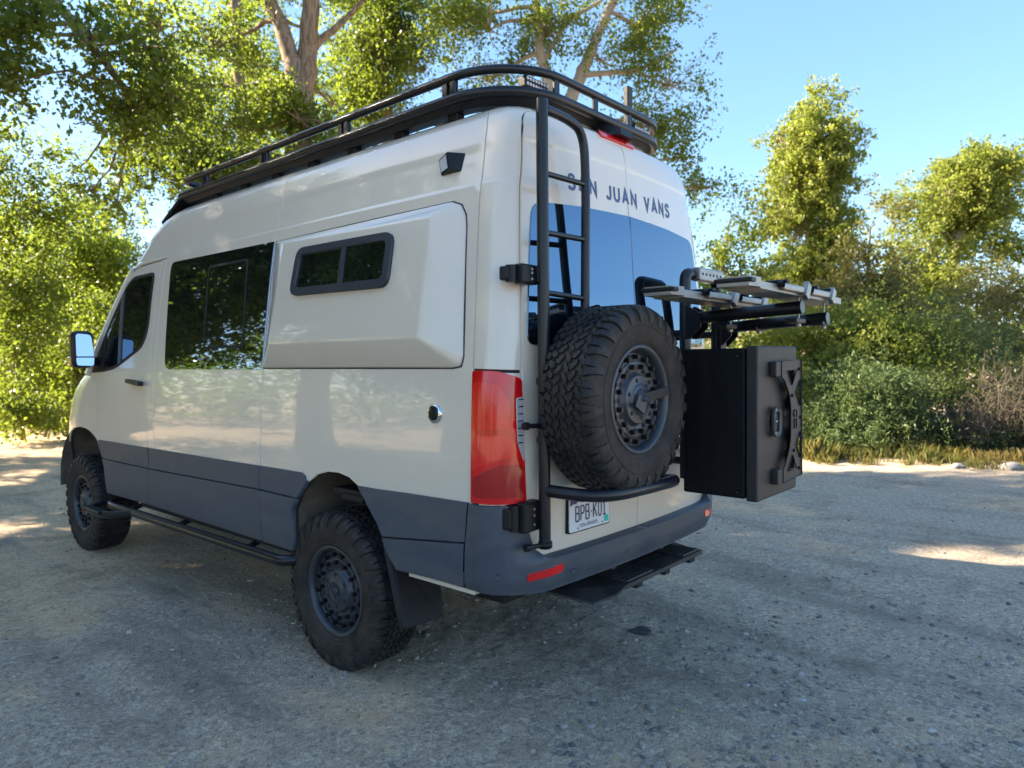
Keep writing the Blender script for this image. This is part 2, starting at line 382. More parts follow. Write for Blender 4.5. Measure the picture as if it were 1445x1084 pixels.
# dark inner shell behind the seams
shell_poly=[(-.53,.47),(-.53,.50)]+ARCH_R[::-1][1:]+[(3.0,.47)]
shell_poly=[(float(s_of_x(0.,.615)),.615),(-.51,.615)]+[p for p in ARCH_R[::-1] if p[1]>.62]+[(.33,.565),(3.0,.565)]+[p for p in ARCH_F if p[1]>.57]+[(4.24,.56),(4.24,1.3),(4.1,1.4),(3.93,1.5),(3.40,1.51)]
shell_poly+=[(3.30,1.67),(3.05,2.0),(2.85,2.23),(2.70,2.34),(2.62,2.45),(2.5,2.66),(2.0,VT)]+[(float(s_of_x(0.,v)),v) for v in (VT,2.7,2.5,2.3,2.0,1.6,1.2,.8)]
sh=patch('inner_shell',shell_poly,'seam',van,off=-.016,depth=.01,h=.09); mirror(sh,van)
def both(o): mirror(o,van); return o
# painted side panels
q=[(-.957,.965),(-.957,1.5),(-.957,2.1),(-.955,2.5),(-.965,2.7),(-.985,VT),(.72,VT),(.69,2.72),(.655,2.58),(.652,2.3),(.649,1.55),(.660,1.2),(.660,.965),(.185,.965)]+ARCH_R[3:9]+[(-.245,.965)]
both(patch('quarter_panel',q,'paint',van,inset=.0016,h=.07))
q=[(.666,.965),(.666,1.2),(.655,1.55),(.658,2.3),(.661,2.58),(.696,2.72),(.726,VT),(2.05,VT),(2.12,2.72),(2.13,2.36),(2.13,1.6),(2.135,1.25),(2.10,.965)]
both(patch('side_panel',q,'paint',van,inset=.0016,h=.08))
q=[(2.107,.965),(2.141,1.25),(2.136,1.6),(2.136,2.342),(2.208,2.342),(2.212,1.96),(2.222,1.3),(2.242,1.15),(2.225,.965)]
both(patch('pillar_panel',q,'paint',van,inset=.0016,h=.08))
q=[(2.126,2.352),(2.115,2.72),(2.057,VT),(2.0,VT),(2.05,2.9),(2.36,2.72),(2.50,2.62),(2.60,2.50),(2.66,2.40),(2.72,2.33),(2.48,2.343)]
both(patch('roof_cap_side',[(2.126,2.352),(2.115,2.72),(2.06,2.90),(2.14,2.90),(2.46,2.72),(2.58,2.60),(2.64,2.50),(2.71,2.40),(2.745,2.325),(2.60,2.342)],'paint',van,inset=.0016,h=.06))
front_edge=[(2.745,2.300),(2.86,2.235),(3.065,1.99),(3.31,1.665),(3.385,1.505)]
fdoor=patch('front_door',[(2.231,.965),(2.248,1.15),(2.228,1.3),(2.218,1.96),(2.214,2.336),(2.46,2.332),(2.62,2.322)]+front_edge+[(3.24,1.455),(3.262,1.10),(3.13,.965)],'paint',van,inset=.0016,h=.07); both(fdoor)
arch_f=[p for p in ARCH_F if p[1]>.9][0:]
fender=patch('front_fender',[(3.268,1.10),(3.246,1.449),(3.385,1.499),(3.93,1.499),(4.10,1.40),(4.235,1.28),(4.235,.98),(4.10,.88)]+[p for p in ARCH_F[::-1] if .9<p[1]]+[(3.14,.965)],'paint',van,inset=.0016,h=.06); both(fender)
# rear corner pillar and doors
edge=[(s+.004,v) for s,v in along(DS,DV,30)]
pil=[(-.963,1.556),(-.963,2.1),(-.961,2.5),(-.971,2.7),(-.991,VT)]+[(float(s_of_x(-.52,VT)),VT),(-1.20,2.76),(-1.155,2.715)]+[p for p in edge[::-1] if p[1]>1.556]+[(-1.191,1.548)]
both(patch('rear_pillar',pil,'paint',van,inset=.0016,h=.05))
low=[(-1.0,.965),(-1.0,1.54)]+[p for p in edge[::-1] if .965<p[1]<1.545]
both(patch('lamp_backing',low,'paint',van,off=-.004,h=.06))
hd=[(-1.158,2.722),(-1.20,2.767)]+[(float(s_of_x(x,2.80)),2.80) for x in (-.6,-.52)]
cen=lambda x,vs:[(float(s_of_x(x,v)),v) for v in vs]
both(patch('tail_header',[(-1.165,2.716),(-1.21,2.764)]+cen(-.50,[VT])+[(float(s_of_x(x,VT)),VT) for x in (-.4,-.2,-.001)]+[(float(s_of_x(-.001,v)),v) for v in (2.8,2.722)]+[(float(s_of_x(x,2.722)),2.722) for x in (-.2,-.4,-.55)]+[(-1.19,2.708)],'paint',van,inset=.0016,h=.05))
def door_off(s,v):
    s=np.asarray(s);v=np.asarray(v)
    return .004*sstep(2.535,2.555,v)
dl=[(s-.003,v) for s,v in along(DS,DV,30)]
rdoor_poly=dl+[(-1.15,2.69),(-1.175,2.703)]+[(float(s_of_x(x,2.712)),2.712) for x in (-.6,-.4,-.2,-.0025)]+cen(-.0025,[2.6,2.4,2.2,2.0,1.7,1.4,1.1,.9,.742])+[(float(s_of_x(x,.742)),.742) for x in (-.2,-.4,-.6)]
rdoor=patch('rear_door',rdoor_poly,'paint',van,inset=.0012,off=door_off,h=.055,label='left rear door carrying the ladder and spare wheel')
rdoor2=mirror(rdoor,van); rdoor2['label']='right rear door carrying the black storage box'
def tail(x,z,lift): 
    s=float(s_of_x(x,z)); return S(s,z)+(lift+float(door_off(s,z)))*normal(s,z)
# rear window
gp=rounded([(-1.217,1.655,.05),(-1.217,2.275,.07),(float(s_of_x(-.40,2.297)),2.297,0),(float(s_of_x(-.005,2.308)),2.308,0),(float(s_of_x(-.005,2.0)),2.0,0),(float(s_of_x(-.005,1.655)),1.655,0)])
rw=patch('rear_window',gp,'glass',rdoor,off=.006,depth=.012,h=.05); mirror(rw,rdoor2).scale.x=1
# lettering over the rear window
for part,rg in ((rdoor,'SAN JUAN'),(rdoor2,'VANS')): pass
LETX=-.475; LW=.925; txt='SAN JUAN VANS'; gap=.50; tot=sum(GL[c][0] for c in txt)+gap*(len(txt)-1); x=LETX
for c in txt:
    w_=GL[c][0]*LW/tot
    if c!=' ':
        mb=MB()
        for k,pl in enumerate(GL[c][1]):
            ribbon(mb,[(x+p[0]*LW/tot,2.372+p[1]*.066) for p in pl],.0145,lambda a,b,l:tail(a,b,l),.002+.0004*k)
        o=mb.build('letter','decal',rdoor if x+w_/2<0 else rdoor2)
        if x+w_/2>=0: o.scale.x=-1
    x+=w_+gap*LW/tot
# third brake light, camera housing
surf=lambda x,v,l:S(float(s_of_x(x,v)),v)+l*normal(float(s_of_x(x,v)),v)
bl=patch('brake_light',rounded([(float(s_of_x(-.16,2.725)),2.690,.012),(float(s_of_x(-.16,2.75)),2.738,.012),(float(s_of_x(.15,2.75)),2.738,.012),(float(s_of_x(.15,2.725)),2.690,.012)]),'red',van,off=.016,depth=.02,h=.03)
mb=MB(); c0=np.array(surf(0.02,2.80,.0)); 
V=[c0+np.array(p) for p in ((-.10,-.02,-.02),(.10,-.02,-.02),(.10,.10,-.0),(-.10,.10,-.0),(-.055,-.10,.015),(.055,-.10,.015),(.06,.06,.075),(-.06,.06,.075),(-.055,-.105,-.02),(.055,-.105,-.02))]
mb.add(V,[(0,4,7,3),(1,2,6,5),(4,5,6,7),(3,7,6,2),(8,9,5,4),(0,8,4),(1,5,9),(0,1,9,8),(0,3,2,1)])
mb.build('reversing_camera','black',van)
# tail lights
tl=rounded([(-.966,.996,.01),(-.966,1.548,.015),(-1.08,1.545,.02),(-1.187,1.512,.02),(-1.205,1.25,0),(-1.224,.994,.02)])
tail_l=patch('tail_light',tl,'red',van,off=.010,depth=.02,h=.03,label='left tail light, red lens with clear ribbed inset')
lens=rounded([(-1.160,1.434,.012),(-1.193,1.436,.006),(-1.207,1.21,.004),(-1.205,1.165,.01),(-1.17,1.24,.03)])
patch('reverse_lens',lens,'lens',tail_l,off=.0125,depth=.006,h=.02)
for k in range(7):
    y0=1.425-k*.03; patch('lens_rib',[(-1.166,y0),(-1.166,y0+.004),(-1.196,y0+.004),(-1.196,y0)],'chrome',tail_l,off=.014,depth=.003,h=.02)
for pts,mt in (([(-.975,1.30),(-.975,1.50),(-1.09,1.49),(-1.14,1.40),(-1.12,1.31)],'redhi'),([(-.975,1.02),(-.975,1.10),(-1.10,1.16),(-1.20,1.15),(-1.212,1.02)],'redin'),([(-.975,1.13),(-.975,1.27),(-1.10,1.28),(-1.155,1.26),(-1.165,1.19),(-1.08,1.18)],'redhi')):
    patch('reflector_bowl',rounded([(a,b,.02) for a,b in pts]),mt,tail_l,off=.0116,depth=.003,h=.03)
tr=mirror(tail_l,van); tr['label']='right tail light, red lens with clear ribbed inset'
for ch in tr.children: ch.scale.x=1
# roof skin
ss=np.concatenate([np.linspace(2.0,-.9,24),np.linspace(-1.0,float(s_of_x(0.,VT)),16)])
ring=[tuple(S(float(s),VT)) for s in ss]; ring_r=[(-p[0],p[1],p[2]) for p in ring[::-1]][1:]
mb=MB(); loop=ring+ring_r; n=len(loop); A=np.array(loop); ctr=np.array([0,.6,2.79]); V=list(loop)
for k in (.7,.35): V+=[tuple(ctr+(p-ctr)*np.array([k,k,1])+np.array([0,0,.035*(1-k)])) for p in A]
V.append((0,.6,2.80)); F=[]
for r in range(2): F+=[(r*n+i,r*n+(i+1)%n,(r+1)*n+(i+1)%n,(r+1)*n+i) for i in range(n)]
F+=[(2*n+i,2*n+(i+1)%n,3*n) for i in range(n)]
mb.add(V,F,True); mb.build('roof','paint',van)
# nose: built of rows wrapped round the front
def nose(name,mat,vs,start,off=0.,nx=18):
    V=[];F=[];n=2*nx+1
    for v in vs:
        y0,yf=float(f_y0(v)),float(f_yf(v)); t0=np.clip((start(v)-y0)/(yf-y0),0,.99)
        th=np.linspace(math.asin(t0),PI/2,nx+1); t=np.sin(th)**.9; t=t0+(1-t0)*(t-t[0])/(t[-1]-t[0])
        y=y0+(yf-y0)*t; x=width(y,v+0*y); x[-1]=0
        z=float(f_z(v))
        L=[(-x[i]-(off if i<nx else 0),y[i]+off*t[i],z) for i in range(nx+1)]
        V+=L+[(-p[0],p[1],p[2]) for p in L[-2::-1]]
    for r in range(len(vs)-1):
        for i in range(n-1): F.append((r*n+i,r*n+i+1,(r+1)*n+i+1,(r+1)*n+i))
    return MB().add(V,F,True).build(name,mat,van)
nose('front_bumper','clad',np.linspace(.45,.80,8),lambda v:4.20,.006)
nose('bonnet','paint',np.concatenate([np.linspace(.803,1.3,8),np.linspace(1.34,1.515,6)]),lambda v:float(np.interp(v,[.8,1.28,1.40,1.50,1.52],[4.238,4.238,4.105,3.935,3.90])))
nose('windscreen','glass',np.linspace(1.515,2.33,12),lambda v:float(np.interp(v,[1.5,1.67,2.0,2.24,2.34],[3.39,3.315,3.07,2.865,2.74])))
nose('roof_cap','paint',np.linspace(2.335,2.90,12),lambda v:float(np.interp(v,[2.325,2.40,2.50,2.60,2.72,2.90],[2.748,2.714,2.644,2.584,2.464,2.144])))
V=[];mb=MB()
for v in (2.90,VT): pass
for sx in (-1,1):    # A-pillars and headlights
    pts=[S(float(a),b)*np.array([1 if sx<0 else -1,1,1]) for a,b in ((3.43,1.51),(3.335,1.67),(3.09,2.0),(2.885,2.24),(2.78,2.33))]
    MB().tube(pts,[.030,.026,.022,.022,.02],8).build('windscreen_pillar','paint',van)
    hl=MB(); 
    for k,(yy,zz) in enumerate(((4.42,1.02),(4.40,1.10))): pass
    q=np.array([sx*.74,4.40,1.02]); hl.box(q,(.30,.10,.20),Matrix.Rotation(sx*-.75,3,'Z'),.03); hl.build('headlight','lens',van)
MB().box((0,4.60,.92),(1.0,.10,.26),None,.03).build('grille','dark',van)

# ------------------------------------------------------------------ lower cladding
def clad(name,poly,off,**k): return both(patch(name,poly,'clad',van,off=off,depth=.03,h=.07,inset=.0012,**k))
UP=.012; LO=.016
def arch_cut(A,lo,hi): return [p for p in A if lo<p[1]<hi]
# door
clad('upper_cladding',[(2.204,.990),(2.18,.845),(3.075,.845),(3.142,.925),(3.18,.965),(3.16,.985)],UP)
clad('lower_cladding',[(2.190,.838),(2.20,.582),(3.0,.575),(3.035,.77),(3.07,.838)],LO)
clad('upper_cladding',[(.662,1.000),(.662,.868),(2.172,.846),(2.196,.990)],UP)
clad('lower_cladding',[(.655,.861),(.645,.570),(2.192,.582),(2.180,.838)],LO)
clad('upper_cladding',[(.655,1.002),(.655,.869),(.285,.862),(.20,.952),(.205,.985),(.24,1.004)],UP)
clad('lower_cladding',[(.648,.861),(.638,.570),(.330,.568),(.330,.79),(.290,.855)],LO)
up=[(-.232,.985),(-.316,.89),(-.382,.815),(-.415,.765),(-.938,.822),(-.950,.992),(-.6,.990),(-.36,.985)]
clad('upper_cladding',up,UP)
clad('lower_cladding',[(-.420,.757),(-.442,.707),(-.515,.625),(-.934,.632),(-.936,.814)],LO)
# beige sill flange seen below the cladding
MB().box((-.965,-.80,.607),(.05,.42,.02),None,.004).build('sill_flange','paint',van)
MB().box((-.955,1.4,.545),(.06,2.1,.03),None,.004).build('sill_flange','dark',van)
# bumper
def bump_off(s,v): 
    s=np.asarray(s);v=np.asarray(v)
    return .014+.050*sstep(1.10,1.34,-s)*(1-sstep(.750,.80,v))-.02*(1-sstep(.605,.66,v))+.004*(1-sstep(.815,.822,v))
bp=[(-.943,.622),(-.944,.820),(-.957,.985),(-1.10,.987),(-1.233,.985),(-1.240,.86),(-1.262,.79),(-1.30,.752)]+[(float(s_of_x(x,.742)),.742) for x in (-.72,-.6,-.4,-.2,0)]+[(float(s_of_x(x,.60)),.60) for x in (0,-.2,-.4,-.6,-.8)]
bumper=patch('rear_bumper',bp,'bumper',van,off=bump_off,depth=.075,h=.035); bm2=mirror(bumper,van)
def bpt(s,v,l=0.): return S(s,v)+(float(bump_off(s,v))+l)*normal(s,v)
rf=rounded([(-1.205,.664,.006),(-1.205,.695,.006),(-1.395,.712,.012),(-1.395,.678,.012)])
r1=patch('bumper_reflector',rf,'red',bumper,off=lambda s,v:np.asarray(bump_off(s,v))+.004,depth=.01,h=.02); r2=mirror(r1,bm2); r2.scale.x=1
for s_,v_ in ((-1.095,.70),(-1.46,.665),(-1.88,.665)):
    a=bpt(s_,v_,-.004); n_=normal(s_,v_); o=MB().lathe([(0,.0),(.006,.0105),(.0072,.011),(.0075,.0135),(.002,.0145)],20,axis=2).build('parking_sensor','bumper',bumper)
    o.matrix_local=Matrix.Translation(a)@Vector(n_).to_track_quat('Z','Y').to_matrix().to_4x4()
# ------------------------------------------------------------------ wheel arches, chassis
for A,yc in ((ARCH_R,-.1),(ARCH_F,3.62)):
    mb=MB(); P=np.array([p for p in A if p[1]>=(.62 if p[0]<-.3 else .5)]); V=[];F=[]
    for k,(x,sc) in enumerate(((-.998,1.0),(-.97,1.015),(-.70,1.03),(-.50,1.03))):
        for p in P: V.append((x,yc+(p[0]-yc)*sc,.5+(p[1]-.5)*sc))
    n=len(P)
    for k in range(3): F+=[(k*n+i,k*n+i+1,(k+1)*n+i+1,(k+1)*n+i) for i in range(n-1)]
    F.append(tuple(range(3*n,4*n)))
    o=mb.add(V,F,True).build('wheel_arch_liner','liner',van); both(o)
mb=MB(); mb.box((0,1.6,.60),(1.5,5.2,.16)); mb.build('underbody','dark',van)
mb=MB(); mb.tube([(-.80,0,.40),(.80,0,.40)],.05,12); mb.lathe([(-.14,.03),(-.12,.13),(.12,.13),(.14,.03)],20,axis=0,c=(.05,0,.40)); mb.build('rear_axle','dark',van)
MB().tube([(-.75,3.665,.40),(.75,3.665,.40)],.04,12).build('front_axle','dark',van)
for yy in (-.62,): MB().box((-.40,-.75,.48),(.5,.25,.10),None,.02).build('exhaust_silencer','dark',van)
both(MB().tube([(-.62,-.9,.62),(-.62,-.3,.56),(-.62,.5,.52),(-.62,.9,.60)],.035,8).build('leaf_spring','dark',van))
mb=MB(); mb.box((-.80,-.12,.93),(.34,.30,.03),None,.005); mb.box((-.93,-.15,.905),(.10,.18,.035),None,.006); mb.build('air_spring_bracket','black',van)
# mudflaps
fl=[(-.52,.79),(-.60,.36)]
mb=MB(); prof=[(-.998,-.428,.775,),]
P=[(-1.0,-.425,.775),(-1.0,-.47,.66),(-1.0,-.525,.45),(-1.0,-.54,.355),(-.93,-.545,.345),(-.745,-.545,.345),(-.745,-.53,.62)]
V=[(-1.018,-.425,.775),(-1.018,-.545,.36),(-1.005,-.55,.348),(-.745,-.55,.335),(-.745,-.51,.62),(-.99,-.46,.70)]
V2=[(-1.012,-.450,.775),(-1.012,-.575,.36),(-1.0,-.572,.348),(-.745,-.560,.335),(-.745,-.52,.62),(-.985,-.478,.70)]
V=np.array(V);V2=np.array(V2)
mb.add(list(V)+list(V2),[(0,1,2,3,4,5),(11,10,9,8,7,6)]+[(i,(i+1)%6,6+(i+1)%6,6+i) for i in range(6)])
both(mb.build('mudflap','flap',van))
P=[(-1.018,3.03,.80),(-1.018,2.985,.45),(-.80,2.985,.44),(-.80,3.03,.7)]
mb=MB(); V=np.array(P); mb.add(list(V)+list(V-np.array([0,.012,0])),[(0,1,2,3),(7,6,5,4)]+[(i,(i+1)%4,4+(i+1)%4,4+i) for i in range(4)]); both(mb.build('mudflap','flap',van))
# ------------------------------------------------------------------ side step
mb=MB(); mb.tube(fillet_path([(-.90,2.95,.50),(-1.04,2.93,.50),(-1.055,2.75,.50),(-1.055,.36,.505),(-.92,.33,.52)],.09),.030,14)
st=mb.build('side_step','tube',van,label='black tubular step bar under the left sill')
MB().tube(fillet_path([(-1.05,3.0,.50),(-1.18,2.96,.475),(-1.19,2.62,.475),(-1.06,2.40,.50)],.10),.026,12).build('step_hoop','tube',st)
MB().box((-1.185,2.80,.492),(.075,.34,.022),None,.008).build('step_pad','black',st)
MB().box((-1.19,2.965,.48),(.05,.012,.03),None,.003).build('step_reflector','redin',st)
for yy in (.8,1.7,2.5): MB().tube([(-1.05,yy,.505),(-.85,yy,.56)],.018,8).build('step_bracket','black',st)
mirror(st,van)['label']='black tubular step bar under the right sill'
for o in van.children:
    if o.name.startswith('side_step') and o.scale.x<0:
        for ch in o.children: ch.scale.x=1
# ------------------------------------------------------------------ windows of the left side
gw=rounded([(.664,1.553,.004),(.664,2.293,.004),(1.95,2.300,.0),(2.075,2.300,.07),(1.995,1.553,.08)])
sw=patch('side_window',rounded([(.664,1.553,.004),(.664,2.292,.004),(2.03,2.305,.06),(1.955,1.553,.07)]),'glass',van,off=.004,depth=.012,h=.08,label='large tinted side window with a sliding vent pane'); both(sw)
vo=rounded([(.885,1.683,.03),(.935,2.222,.03),(1.44,2.222,.03),(1.40,1.683,.03)]); vi=rounded([(.899,1.697,.025),(.948,2.208,.025),(1.426,2.208,.025),(1.386,1.697,.025)])
patch('vent_frame',vo,'dark',sw,off=.0075,depth=.006,h=.08,holes=[vi])
patch('vent_pane',vi,'glass',sw,off=.0055,depth=.002,h=.08)
cw=[(2.295,2.262,.05),(2.66,2.258,.04),(2.80,2.205,.04),(3.032,1.955,.0),(3.272,1.645,.0),(3.345,1.522,.02),(3.05,1.535,.05),(2.855,1.556,.10),(2.372,1.709,.08),(2.292,1.83,.08)]
ci=[(2.318,2.240,.04),(2.65,2.236,.03),(2.785,2.185,.03),(3.012,1.94,.0),(3.245,1.640,.0),(3.30,1.545,.01),(3.05,1.555,.04),(2.862,1.576,.09),(2.388,1.724,.07),(2.313,1.84,.07)]
cwin=patch('cab_window',rounded(ci),'glass',fdoor,off=.003,depth=.006,h=.06)
patch('window_seal',rounded(cw),'dark',fdoor,off=.006,depth=.008,h=.06,holes=[rounded(ci)])
patch('window_bar',[(2.735,1.600),(2.785,1.592),(2.86,2.13),(2.815,2.165)],'winframe',fdoor,off=.010,depth=.012,h=.06)
patch('window_bar',[(3.075,1.553),(3.115,1.550),(3.105,1.80),(3.085,1.83)],'dark',fdoor,off=.009,depth=.012,h=.06)
patch('mirror_base',rounded([(3.12,1.552,.01),(3.30,1.545,.01),(3.245,1.640,.01),(3.13,1.78,.02)]),'dark',fdoor,off=.012,depth=.02,h=.06)
dh=rounded([(2.285,1.430,.012),(2.285,1.462,.012),(2.53,1.478,.016),(2.53,1.450,.014)])
patch('door_handle',dh,'black',fdoor,off=.045,depth=.03,h=.04)
patch('handle_recess',rounded([(2.40,1.425,.03),(2.40,1.50,.03),(2.53,1.505,.03),(2.53,1.43,.03)]),'paint',fdoor,off=.003,depth=.004,h=.03)
# shore power inlet
a=S(-.749,1.358); n_=normal(-.749,1.358); q=Vector(n_).to_track_quat('Z','Y').to_matrix().to_4x4()
o=MB().lathe([(-.01,.043),(.006,.043),(.012,.038),(.013,.030)],32,axis=2).build('power_inlet','chrome',van); o.matrix_local=Matrix.Translation(a)@q
o2=MB().lathe([(.0,.030),(.016,.029),(.019,.024),(.019,.0)],32,axis=2).build('inlet_cap','black',o); MB().box((0,.012,.021),(.012,.045,.008),None,.003).build('inlet_flap','black',o)
# ------------------------------------------------------------------ bump-out flare with slider window
def fl3(s,v,off): return S(s,v)+off*normal(s,v)
B=[(.640,1.560),(-.845,1.560),(-.893,1.568),(-.905,1.61),(-.893,2.17),(-.885,2.225),(-.855,2.275),(-.80,2.297),(.640,2.286)]
FD=.085
I=[(.47,1.685),(-.700,1.685),(-.735,2.222),(.44,2.240)]
Bp=[fl3(a,b,.0008) for a,b in B]; Bq=[fl3(a,b,.012) for a,b in B]; Ip=[fl3(a,b,o) for (a,b),o in zip(I,(FD,FD,FD*.82,FD*.82))]
V=Bp+Bq+Ip; nb=len(B); i0=2*nb
F=[(i,(i+1)%nb,nb+(i+1)%nb,nb+i) for i in range(nb)]
F+=[(nb+0,nb+1,i0+1,i0+0),(i0+1,nb+1,nb+2),(i0+1,nb+2,nb+3),(i0+2,i0+1,nb+3),(i0+2,nb+3,nb+4),(i0+2,nb+4,nb+5),(i0+2,nb+5,nb+6),(i0+2,nb+6,nb+7),(i0+3,i0+2,nb+7,nb+8),(i0+0,i0+3,nb+8,nb+0),(i0+0,i0+1,i0+2,i0+3)]
fme=MB().add(V,F).mesh('sleeping_flare'); bm=bmesh.new(); bm.from_mesh(fme)
bmesh.ops.subdivide_edges(bm,edges=[e for e in bm.edges if e.calc_length()>.5],cuts=3)
bmesh.ops.bevel(bm,geom=[e for e in bm.edges if len(e.link_faces)==2 and e.calc_face_angle(0)>.10],offset=.010,segments=3,affect='EDGES',profile=.5,clamp_overlap=True)
bmesh.ops.recalc_face_normals(bm,faces=bm.faces); bm.to_mesh(fme); bm.free(); fme.polygons.foreach_set('use_smooth',[True]*len(fme.polygons))
try: fme.set_sharp_from_angle(angle=R(28))
except Exception: pass
flare=meshobj('sleeping_flare',fme,'paint',van,label='cream bump-out pod on the left rear side with a slider window'); mirror(flare,van)['label']='cream bump-out pod on the right rear side'
bc=np.mean(np.array(B),0); patch('pod_seal',[(bc[0]+(a-bc[0])*1.005+.003*np.sign(a-bc[0]),b+.005*np.sign(b-bc[1])) for a,b in B],'winframe',flare,off=.0022,depth=.004,h=.07)
Ia=np.array(Ip)
def fsurf(lift):
    def f(s,v):
        a=np.clip((np.asarray(v)-1.685)/(2.231-1.685),-1,2); o=FD*(1-a)+FD*.82*a
        return S(s,v)+(o+lift)[...,None]*normal(s,v)
    return f
wo_=rounded([(-.492,1.922,.06),(-.506,2.180,.06),(.271,2.186,.06),(.296,1.934,.06)]); wi=rounded([(-.456,1.962,.035),(-.468,2.145,.035),(.238,2.150,.035),(.258,1.972,.035)])
fw=patch('pod_window_frame',wo_,'winframe',flare,surf=fsurf(.016),depth=.02,h=.04,holes=[wi])
patch('pod_window_pane',rounded([(-.460,1.958,.02),(-.472,2.149,.02),(-.160,2.151,0),(-.152,1.963,0)]),'glass',flare,surf=fsurf(.008),depth=.006,h=.05)
patch('pod_window_pane',rounded([(-.118,1.963,.0),(-.124,2.151,.0),(.242,2.154,.02),(.262,1.968,.02)]),'glass',flare,surf=fsurf(.004),depth=.006,h=.05)
patch('pod_window_bar',[(-.152,1.952),(-.160,2.160),(-.126,2.160),(-.118,1.952)],'winframe',flare,surf=fsurf(.013),depth=.012,h=.05)
# area light high on the side
c=S(-.76,2.478); n_=normal(-.76,2.478)
def lp(a,b,o): return S(-.76+a,2.478+b)+o*normal(-.76,2.478)
mb=MB(); V=[lp(.082,.036,.0),lp(-.082,.040,.0),lp(-.066,-.040,.0),lp(.056,-.042,.0),lp(.080,.034,.010),lp(-.010,.040,.046),lp(-.022,-.036,.034),lp(.054,-.040,.010)]
mb.add(V,[(0,1,2,3),(4,7,6,5),(0,4,5,1),(1,5,6,2),(2,6,7,3),(3,7,4,0)]); al=mb.build('area_light','black',van)
W4=[np.array(V[i]) for i in (4,5,6,7)]; cc=sum(W4)/4; nn=np.cross(W4[1]-W4[0],W4[3]-W4[0]); nn/=np.linalg.norm(nn); nn*=np.sign(np.dot(nn,n_))
MB().add([cc+(p-cc)*.78+nn*.003 for p in W4],[(0,1,2,3)]).build('light_lens','lamp',al)
# ------------------------------------------------------------------ door mirror
mir=MB().box((-1.122,3.175,1.71),(.158,.15,.295),Matrix.Rotation(-.12,3,'Z'),.045).build('door_mirror','black',van,label='left door mirror with split glass')
MB().tube(fillet_path([(-1.06,3.17,1.62),(-.985,3.19,1.61),(-.975,3.2,1.60)],.03),.035,8).build('mirror_arm','black',mir)
rz=Matrix.Rotation(-.12,3,'Z')
def mq(a,b): return tuple(np.array((-1.122,3.175,1.71))+np.array(rz@Vector((a*.84,-.0775,b))))
def flat(poly,name,mat,par,lift=0.):
    P_=[np.array(mq(*p))+np.array([0,-lift-.012+.22*p[1]+.024,0]) for p in poly]; P_=[p+np.array([0,-.034,0]) for p in P_]; Q_=[p+np.array([0,.006,0]) for p in P_]; n=len(P_)
    return MB().add(P_+Q_,[tuple(range(n)),tuple(range(n,2*n))[::-1]]+[(i,(i+1)%n,n+(i+1)%n,n+i) for i in range(n)]).build(name,mat,par)
flat(rounded([(-.072,-.055,.01),(.072,-.055,.01),(.065,.115,.03),(-.06,.125,.03)]),'mirror_glass','mirror',mir,.002)
flat(rounded([(-.075,-.125,.02),(.06,-.13,.02),(.072,-.065,.01),(-.075,-.065,.01)]),'wide_angle_glass','mirror',mir,.002)
MB().box((-1.198,3.20,1.62),(.02,.10,.07),rz,.008).build('turn_signal','amber',mir)
mr=mirror(mir,van); mr['label']='right door mirror'; mr.location.x=0
for ch in mr.children: ch.scale.x=1
